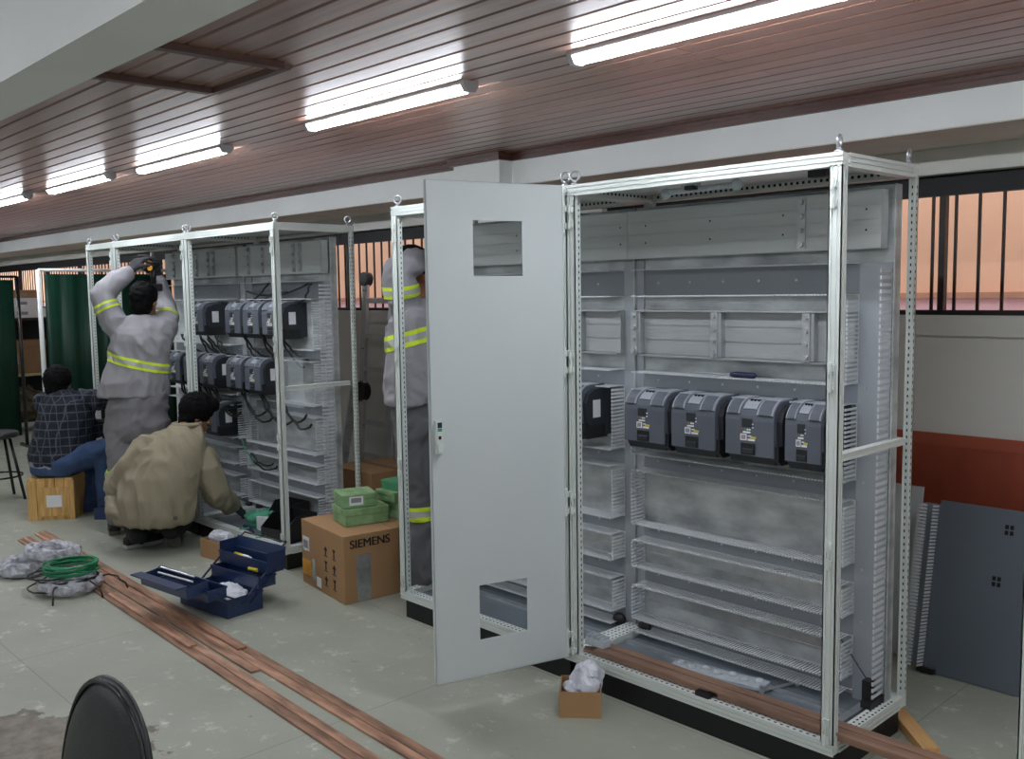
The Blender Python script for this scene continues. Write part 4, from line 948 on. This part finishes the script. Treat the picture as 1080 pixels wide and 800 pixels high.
UP = Vector((0, 0, 1)); VR = Vector((_r.x, _r.y, 0)).normalized(); VF = Vector((_f.x, _f.y, 0)).normalized()     # room directions to the right of, and away from, the camera
VOX = .0095

# --- standing worker with the drill, back to us
P = thing('person', 'standing worker in grey uniform with yellow bands, drilling overhead', 'person', (-5.30, -.25, 0)); o0 = Vector(P.location)
def J(u, v, d): return PX(u, v, d) - o0
hip, chest, neck, hd = J(147, 425, 6.72), J(149, 365, 6.68), J(150, 341, 6.70), J(153, 318, 6.72)
shL, shR, elL, wrL, elR, wrR = J(124, 346, 6.68), J(172, 348, 6.70), J(107, 312, 6.66), J(136, 286, 6.80), J(174, 321, 6.98), J(165, 292, 7.0)
knL, knR, anL, anR = J(131, 492, 6.68), J(160, 492, 6.74), J(128, 546, 6.74), J(160, 546, 6.80)
hf = (VF*.9+VR*.1+UP*.15)
body = MB(); f_, r_, m3 = head(body, hd, hf)
limb(body, [neck, hd-UP*.04], [.055, .056]); body.loft([(hip, VR*.14, VF*.1), ((hip+chest)/2, VR*.13, VF*.09), (chest, VR*.16, VF*.11), (neck-UP*.05, VR*.13, VF*.08)])
for a, b, c in ((shL, elL, wrL), (shR, elR, wrR)): limb(body, [a, b, c], [.052, .042, .032])
for a, b, s in ((knL, anL, -1), (knR, anR, 1)): limb(body, [hip+VR*.08*s, a, b], [.085, .06, .045])
hand(body, wrL, J(150, 271, 6.84)-wrL, VR, VF*.3+VR*.4-UP*.5, .8); hand(body, wrR, J(160, 272, 6.95)-wrR, -VR, -VR*.6, .8)
garment('body', skin_over(body, VOX*.75, 3), 'skin', P); hair(hd, f_, m3, P, seed=1, vol=1.06)
g = MB(); hand(g, wrL, J(150, 271, 6.84)-wrL, VR, VF*.3+VR*.4-UP*.5, .8, 1.2); limb(g, [wrL+(elL-wrL)*.12, wrL], [.04, .036]); garment('glove', skin_over(g, .0075, 2), 'glove', P)
g = MB(); hand(g, wrR, J(160, 272, 6.95)-wrR, -VR, -VR*.6, .8, 1.2); limb(g, [wrR+(elR-wrR)*.12, wrR], [.04, .036]); garment('glove', skin_over(g, .0075, 2), 'glove', P)
j = MB()
j.loft([(J(141, 417, 6.72), VR*.245, VF*.17), (J(143, 400, 6.71), VR*.232, VF*.165), (J(146, 378, 6.70), VR*.205, VF*.15), (J(149, 358, 6.69), VR*.205, VF*.145), (J(149, 346, 6.69), VR*.195, VF*.12), (J(150, 338, 6.70), VR*.13, VF*.09), (J(150, 333, 6.70), VR*.075, VF*.075)])
limb(j, [shL, J(112, 325, 6.66), elL, J(120, 298, 6.72), wrL+(elL-wrL)*.10], [.085, .085, .072, .066, .05]); limb(j, [shR, J(175, 338, 6.84), elR, wrR+(elR-wrR)*.15], [.085, .08, .066, .048])
jm = skin_over(j, VOX, 5, .016, 6.5, 2, (1, 1, .7)); garment('jacket', jm, 'uniform', P)
hi_band(jm, J(146, 381, 6.7), UP*.96+VR*.24, .032, P, (J(146, 381, 6.7), .42)); hi_band(jm, (shL+elL)/2+(elL-shL)*.16, (elL-shL), .026, P, ((shL+elL)/2+(elL-shL)*.14, .13)); hi_band(jm, (shR+elR)/2, elR-shR, .022, P, ((shR+elR)/2, .11))
t_ = MB(); t_.loft([(J(147, 412, 6.72), VR*.19, VF*.14), (J(144, 428, 6.72), VR*.215, VF*.16), (J(144, 450, 6.72), VR*.215, VF*.16), (J(145, 462, 6.72), VR*.19, VF*.14)])
for kn, an, s in ((knL, anL, -1), (knR, anR, 1)): limb(t_, [J(145+s*13, 450, 6.72), kn, an+UP*.02], [.135, .108, .09])
tm = skin_over(t_, VOX, 5, .016, 6, 4, (1, 1, .8)); garment('trousers', tm, 'pants', P); hi_band(tm, J(130, 498, 6.7), UP, .032, P)
shoe(P, anL-UP*.05-VF*.06-VR*.03+Vector((0, 0, -(anL.z-.055))), anL+VF*.16-VR*.12+Vector((0, 0, -anL.z+.005)), sm='soledk'); shoe(P, Vector((anR.x, anR.y, .005))-VF*.06, Vector((anR.x, anR.y, .005))+VF*.2, sm='soledk')
dr = thing('cordless_drill', 'black cordless drill with orange trim held overhead by the standing worker', 'drill', J(163, 286, 6.93)+o0)
MB().tube([-VR*.02-VF*.08+UP*.02, VF*.02+UP*.04, VF*.10+UP*.055], [.032, .034, .026], 12).build('motor_housing', 'black', dr, True); MB().cyl(VF*.10+UP*.055, VF*.15+UP*.065, .018, 12, .01).build('chuck', 'glove', dr); MB().tube([-VF*.02+UP*.03, -VF*.03-UP*.09], [.022, .02], 10).build('handle', 'black', dr, True)
MB().box(-.05, .05, -.035, .035, -.145, -.09).build('battery', 'black', dr, bevel=.006); MB().tube([-VF*.085+UP*.02, -VF*.095+UP*.02], [.02, .016], 10).build('rear_cap', 'orange', dr)

# --- crouching man in the tan jacket
P = thing('person', 'crouching man in a tan jacket reaching into the far enclosure', 'person', (-4.62, -.32, 0)); o0 = Vector(P.location)
d0 = 6.25
hip, chest, neck, hd = J(163, 540, d0), J(178, 482, d0+.05), J(194, 453, d0+.12), J(207, 437, d0+.2)
shL, shR, elL, wrL, elR, wrR = J(158, 472, d0+.03), J(212, 484, d0+.12), J(126, 512, d0+.05), J(140, 520, d0+.42), J(229, 520, d0+.15), J(246, 533, d0+.33)
hup = (UP*.93+VR*.30+VF*.1).normalized(); hface = VR*.75+VF*.5-UP*.55
body = MB(); f_, r_, m3 = head(body, hd, hface, hup)
limb(body, [neck, hd-hup*.05], [.055, .058]); body.loft([(hip, VR*.15, VF*.12), (chest, VR*.16, VF*.11), (neck, VR*.08, VF*.07)])
for a, b, c in ((shL, elL, wrL), (shR, elR, wrR)): limb(body, [a, b, c], [.052, .042, .032])
knL, knR, anL, anR = J(140, 545, d0+.36), J(190, 548, d0+.36), J(146, 566, d0-.02), J(181, 560, d0-.03)
for kn, an, s in ((knL, anL, -1), (knR, anR, 1)): limb(body, [hip+VR*.09*s, kn, an], [.085, .06, .045])
hand(body, wrR, J(256, 541, d0+.40)-wrR, VF, -UP*.6-VR*.2, .7); hand(body, wrL, VF+VR*.3, VR, -UP, .6)
garment('body', skin_over(body, VOX*.75, 3), 'skin', P); hair(hd+VR*.01, f_, m3, P, hup, seed=5, vol=1.16, fringe=1); eyes(hd, f_, r_, P)
g = MB(); hand(g, wrR, J(256, 541, d0+.40)-wrR, VF, -UP*.6-VR*.2, .7, 1.18); limb(g, [wrR+(elR-wrR)*.2, wrR], [.042, .036]); garment('glove', skin_over(g, .0075, 2), 'gglove', P)
g = MB(); hand(g, wrL, VF+VR*.3, VR, -UP, .6, 1.18); garment('glove', skin_over(g, .0075, 2), 'gglove', P)
j = MB()
j.loft([(J(165, 549, d0+.0), VR*.245, VF*.17), (J(164, 540, d0), VR*.255, VF*.185), (J(165, 522, d0), VR*.25, VF*.19), (J(170, 500, d0+.02), VR*.245, VF*.19), (J(177, 480, d0+.05), VR*.24, VF*.175), (J(183, 466, d0+.08), VR*.215, VF*.15), (J(189, 457, d0+.10), VR*.15, VF*.12), (J(196, 449, d0+.13), VR*.085, VF*.08)])
limb(j, [shL, J(138, 492, d0), elL, J(130, 528, d0+.15)], [.088, .086, .08, .07]); limb(j, [shR, J(222, 502, d0+.13), elR, wrR+(elR-wrR)*.12], [.095, .085, .076, .06])
j.loft([(J(124, 522, d0+.05), VR*.06, VF*.12), (J(130, 536, d0), VR*.08, VF*.14), (J(140, 545, d0), VR*.07, VF*.12)])
jm = skin_over(j, VOX, 3, .024, 5.5, 8, (1.3, 1.3, .55)); garment('jacket', jm, 'tan', P)
cm = MB(); cm.tube([J(196, 450, d0+.13)+VR*.088*math.cos(a)+VF*.085*math.sin(a)+hup*(.02) for a in [2*math.pi*k/20 for k in range(20)]], .016, 8, True); cm.build('collar', 'tan', P, True)
MB().box(*(lambda c: (c.x-.012, c.x+.012, c.y-.012, c.y+.012, c.z-.012, c.z+.012))(J(185, 546, d0-.19))).build('snap', 'soledk', P, bevel=.006)
t_ = MB(); t_.loft([(J(163, 554, d0), VR*.16, VF*.12), (J(163, 548, d0), VR*.17, VF*.13), (J(163, 534, d0), VR*.16, VF*.13)])
for kn, an, s in ((knL, anL, -1), (knR, anR, 1)): limb(t_, [hip+VR*.09*s, kn, an+UP*.01], [.105, .085, .062])
garment('trousers', skin_over(t_, VOX, 4, .007, 9, 3), 'blackcloth', P)
g0 = lambda u, v: (lambda q: Vector((q.x, q.y, .004)))((lambda r0: CAM + r0*(-CAM.z/r0.z) - o0)(_f + (u-540)/FPX*_r - (v-400)/FPX*_u))
shoe(P, g0(135, 579)-VR*.02, g0(135, 579)+VR*.17+VF*.19)
hs = J(181, 580, d0+.0); hs.z = .02; so = shoe(P, hs+UP*.165-VF*.02, hs+UP*.0+VF*.07+UP*-.012, up=VF*-.0+(VF*.9+UP*.35), sm='soledk')

# --- seated man in the plaid shirt
P = thing('person', 'man in a dark plaid shirt and jeans seated on the wooden crate', 'person', (-6.12, -.42, 0)); o0 = Vector(P.location)
d0 = 7.30
hip, chest, neck, hd = J(62, 487, d0), J(70, 440, d0), J(67, 417, d0), J(62, 405, d0+.02)
shL, shR, elL, wrL, elR, wrR = J(48, 424, d0+.05), J(90, 421, d0+.02), J(98, 452, d0+.12), J(118, 448, d0+.2), J(113, 422, d0+.05), J(128, 436, d0+.2)
body = MB(); hface = VF*.95-VR*.05-UP*.25; f_, r_, m3 = head(body, hd, hface)
limb(body, [neck, hd-UP*.04], [.055, .056]); body.loft([(hip, VR*.16, VF*.13), (chest, VR*.16, VF*.11), (neck, VR*.08, VF*.07)])
for a, b, c in ((shL, elL, wrL), (shR, elR, wrR)): limb(body, [a, b, c], [.052, .042, .032]); hand(body, c, VR+VF*.3, UP, VF*.5-UP*.3, .6)
knR, anR, knL, anL = J(111, 474, d0-.02), J(113, 532, d0+.05), J(98, 482, d0+.35), J(94, 534, d0+.18)
for kn, an, s in ((knL, anL, -1), (knR, anR, 1)): limb(body, [hip+VF*.08*(-s), kn, an], [.085, .06, .045])
garment('body', skin_over(body, VOX*.75, 3), 'skin', P); hair(hd, f_, m3, P, seed=9, vol=1.12); eyes(hd, f_, r_, P)
j = MB(); j.loft([(J(62, 488, d0), VR*.21, VF*.17), (J(62, 478, d0), VR*.225, VF*.18), (J(66, 458, d0), VR*.215, VF*.17), (J(70, 438, d0), VR*.21, VF*.16), (J(70, 424, d0), VR*.19, VF*.14), (J(68, 416, d0), VR*.12, VF*.10), (J(66, 411, d0), VR*.07, VF*.07)])
limb(j, [shR, J(100, 421, d0), elR, wrR+(elR-wrR)*.1], [.082, .078, .066, .05]); limb(j, [shL, elL, wrL], [.085, .07, .052])
garment('shirt', skin_over(j, VOX, 4, .016, 6.5, 6), 'plaid', P)
j = MB(); j.loft([(J(61, 494, d0), VR*.20, VF*.165), (J(62, 484, d0), VR*.222, VF*.178)]); garment('undershirt', skin_over(j, VOX, 3), 'tee', P)
t_ = MB(); t_.loft([(J(61, 498, d0), VR*.185, VF*.16), (J(61, 491, d0), VR*.205, VF*.17), (J(62, 480, d0), VR*.18, VF*.15)])
for kn, an, s in ((knL, anL, -1), (knR, anR, 1)): limb(t_, [hip+VF*.08*(-s)+VR*.06, kn, an], [.105, .088, .066])
garment('jeans', skin_over(t_, VOX, 4, .007, 9, 5), 'denim', P)
for an in (anL, anR): q = Vector((an.x, an.y, .004)); shoe(P, q-VR*.06, q+VR*.17+VF*.1, sm='shoe')

# --- worker standing in the second enclosure, half hidden by its door
P = thing('person', 'worker in grey uniform standing inside the enclosure behind the white door', 'person', (-2.30, .10, ZB+.046)); o0 = Vector(P.location)
d0 = 5.12
hip, chest, neck, hd = J(440, 432, d0+.02), J(435, 365, d0+.02), J(438, 318, d0+.03), J(438, 291, d0+.10)
shR, elR, wrR = J(429, 328, d0-.04), J(419, 284, d0-.10), J(453, 273, d0-.02)
shL, elL, wrL = J(448, 328, d0+.20), J(452, 290, d0+.30), J(462, 270, d0+.2)
body = MB(); hface = VR*.8+VF*.45+UP*.1; f_, r_, m3 = head(body, hd, hface)
limb(body, [neck, hd-UP*.04], [.055, .056]); body.loft([(hip, VR*.11, VF*.14), (chest, VR*.11, VF*.16), (neck, VR*.07, VF*.07)])
for a, b, c in ((shL, elL, wrL), (shR, elR, wrR)): limb(body, [a, b, c], [.052, .042, .032]); hand(body, c, VR*.7+UP*.5, UP, VF, .6)
knR, anR, knL, anL = J(441, 528, d0-.03), J(446, 606, d0-.08), J(446, 528, d0+.12), J(440, 600, d0+.12)
for kn, an, s in ((knL, anL, 1), (knR, anR, -1)): limb(body, [hip+VF*.08*s, kn, an], [.085, .06, .045])
garment('body', skin_over(body, VOX*.75, 3), 'skin', P); hair(hd+UP*.02, f_, m3, P, seed=14, vol=1.12); eyes(hd, f_, r_, P)
g = MB(); hand(g, wrR, VR*.5+UP*.7, UP, VF, .6, 1.2); garment('glove', skin_over(g, .0075, 2), 'glove', P); g = MB(); hand(g, wrL, VR*.5+UP*.7, UP, VF, .6, 1.2); garment('glove', skin_over(g, .0075, 2), 'glove', P)
j = MB(); j.loft([(J(437, 424, d0+.02), VR*.155, VF*.20), (J(436, 408, d0+.02), VR*.15, VF*.20), (J(435, 375, d0+.02), VR*.13, VF*.19), (J(434, 345, d0+.02), VR*.125, VF*.19), (J(435, 328, d0+.02), VR*.11, VF*.16), (J(438, 316, d0+.03), VR*.075, VF*.09)])
limb(j, [shR, J(424, 308, d0-.09), elR, J(436, 276, d0-.09), wrR+(elR-wrR)*.1], [.088, .084, .074, .066, .05]); limb(j, [shL, elL, wrL], [.085, .07, .05])
jm = skin_over(j, VOX, 4, .018, 7, 11); garment('jacket', jm, 'uniform', P)
hi_band(jm, J(434, 356, d0), UP*.96+VR*-.25, .040, P, (J(434, 356, d0), .30)); hi_band(jm, J(425, 306, d0-.09), elR-shR+VR*.02, .030, P, (J(425, 306, d0-.09), .135))
t_ = MB(); t_.loft([(J(440, 415, d0+.02), VR*.12, VF*.16), (J(440, 440, d0+.02), VR*.13, VF*.17), (J(441, 462, d0+.02), VR*.115, VF*.15)])
for kn, an, s in ((knL, anL, 1), (knR, anR, -1)): limb(t_, [J(441, 450, d0+.02)+VF*.075*s, kn, an+UP*.01], [.11, .088, .078])
tm = skin_over(t_, VOX, 4, .016, 6.5, 12); garment('trousers', tm, 'pants2', P)
hi_band(tm, J(443, 537, d0), UP, .036, P)
for an in (anL, anR): q = Vector((an.x, an.y, .003)); shoe(P, q-VR*.08, q+VR*.19, sm='soledk')
bpy.data.scenes.remove(WORK)
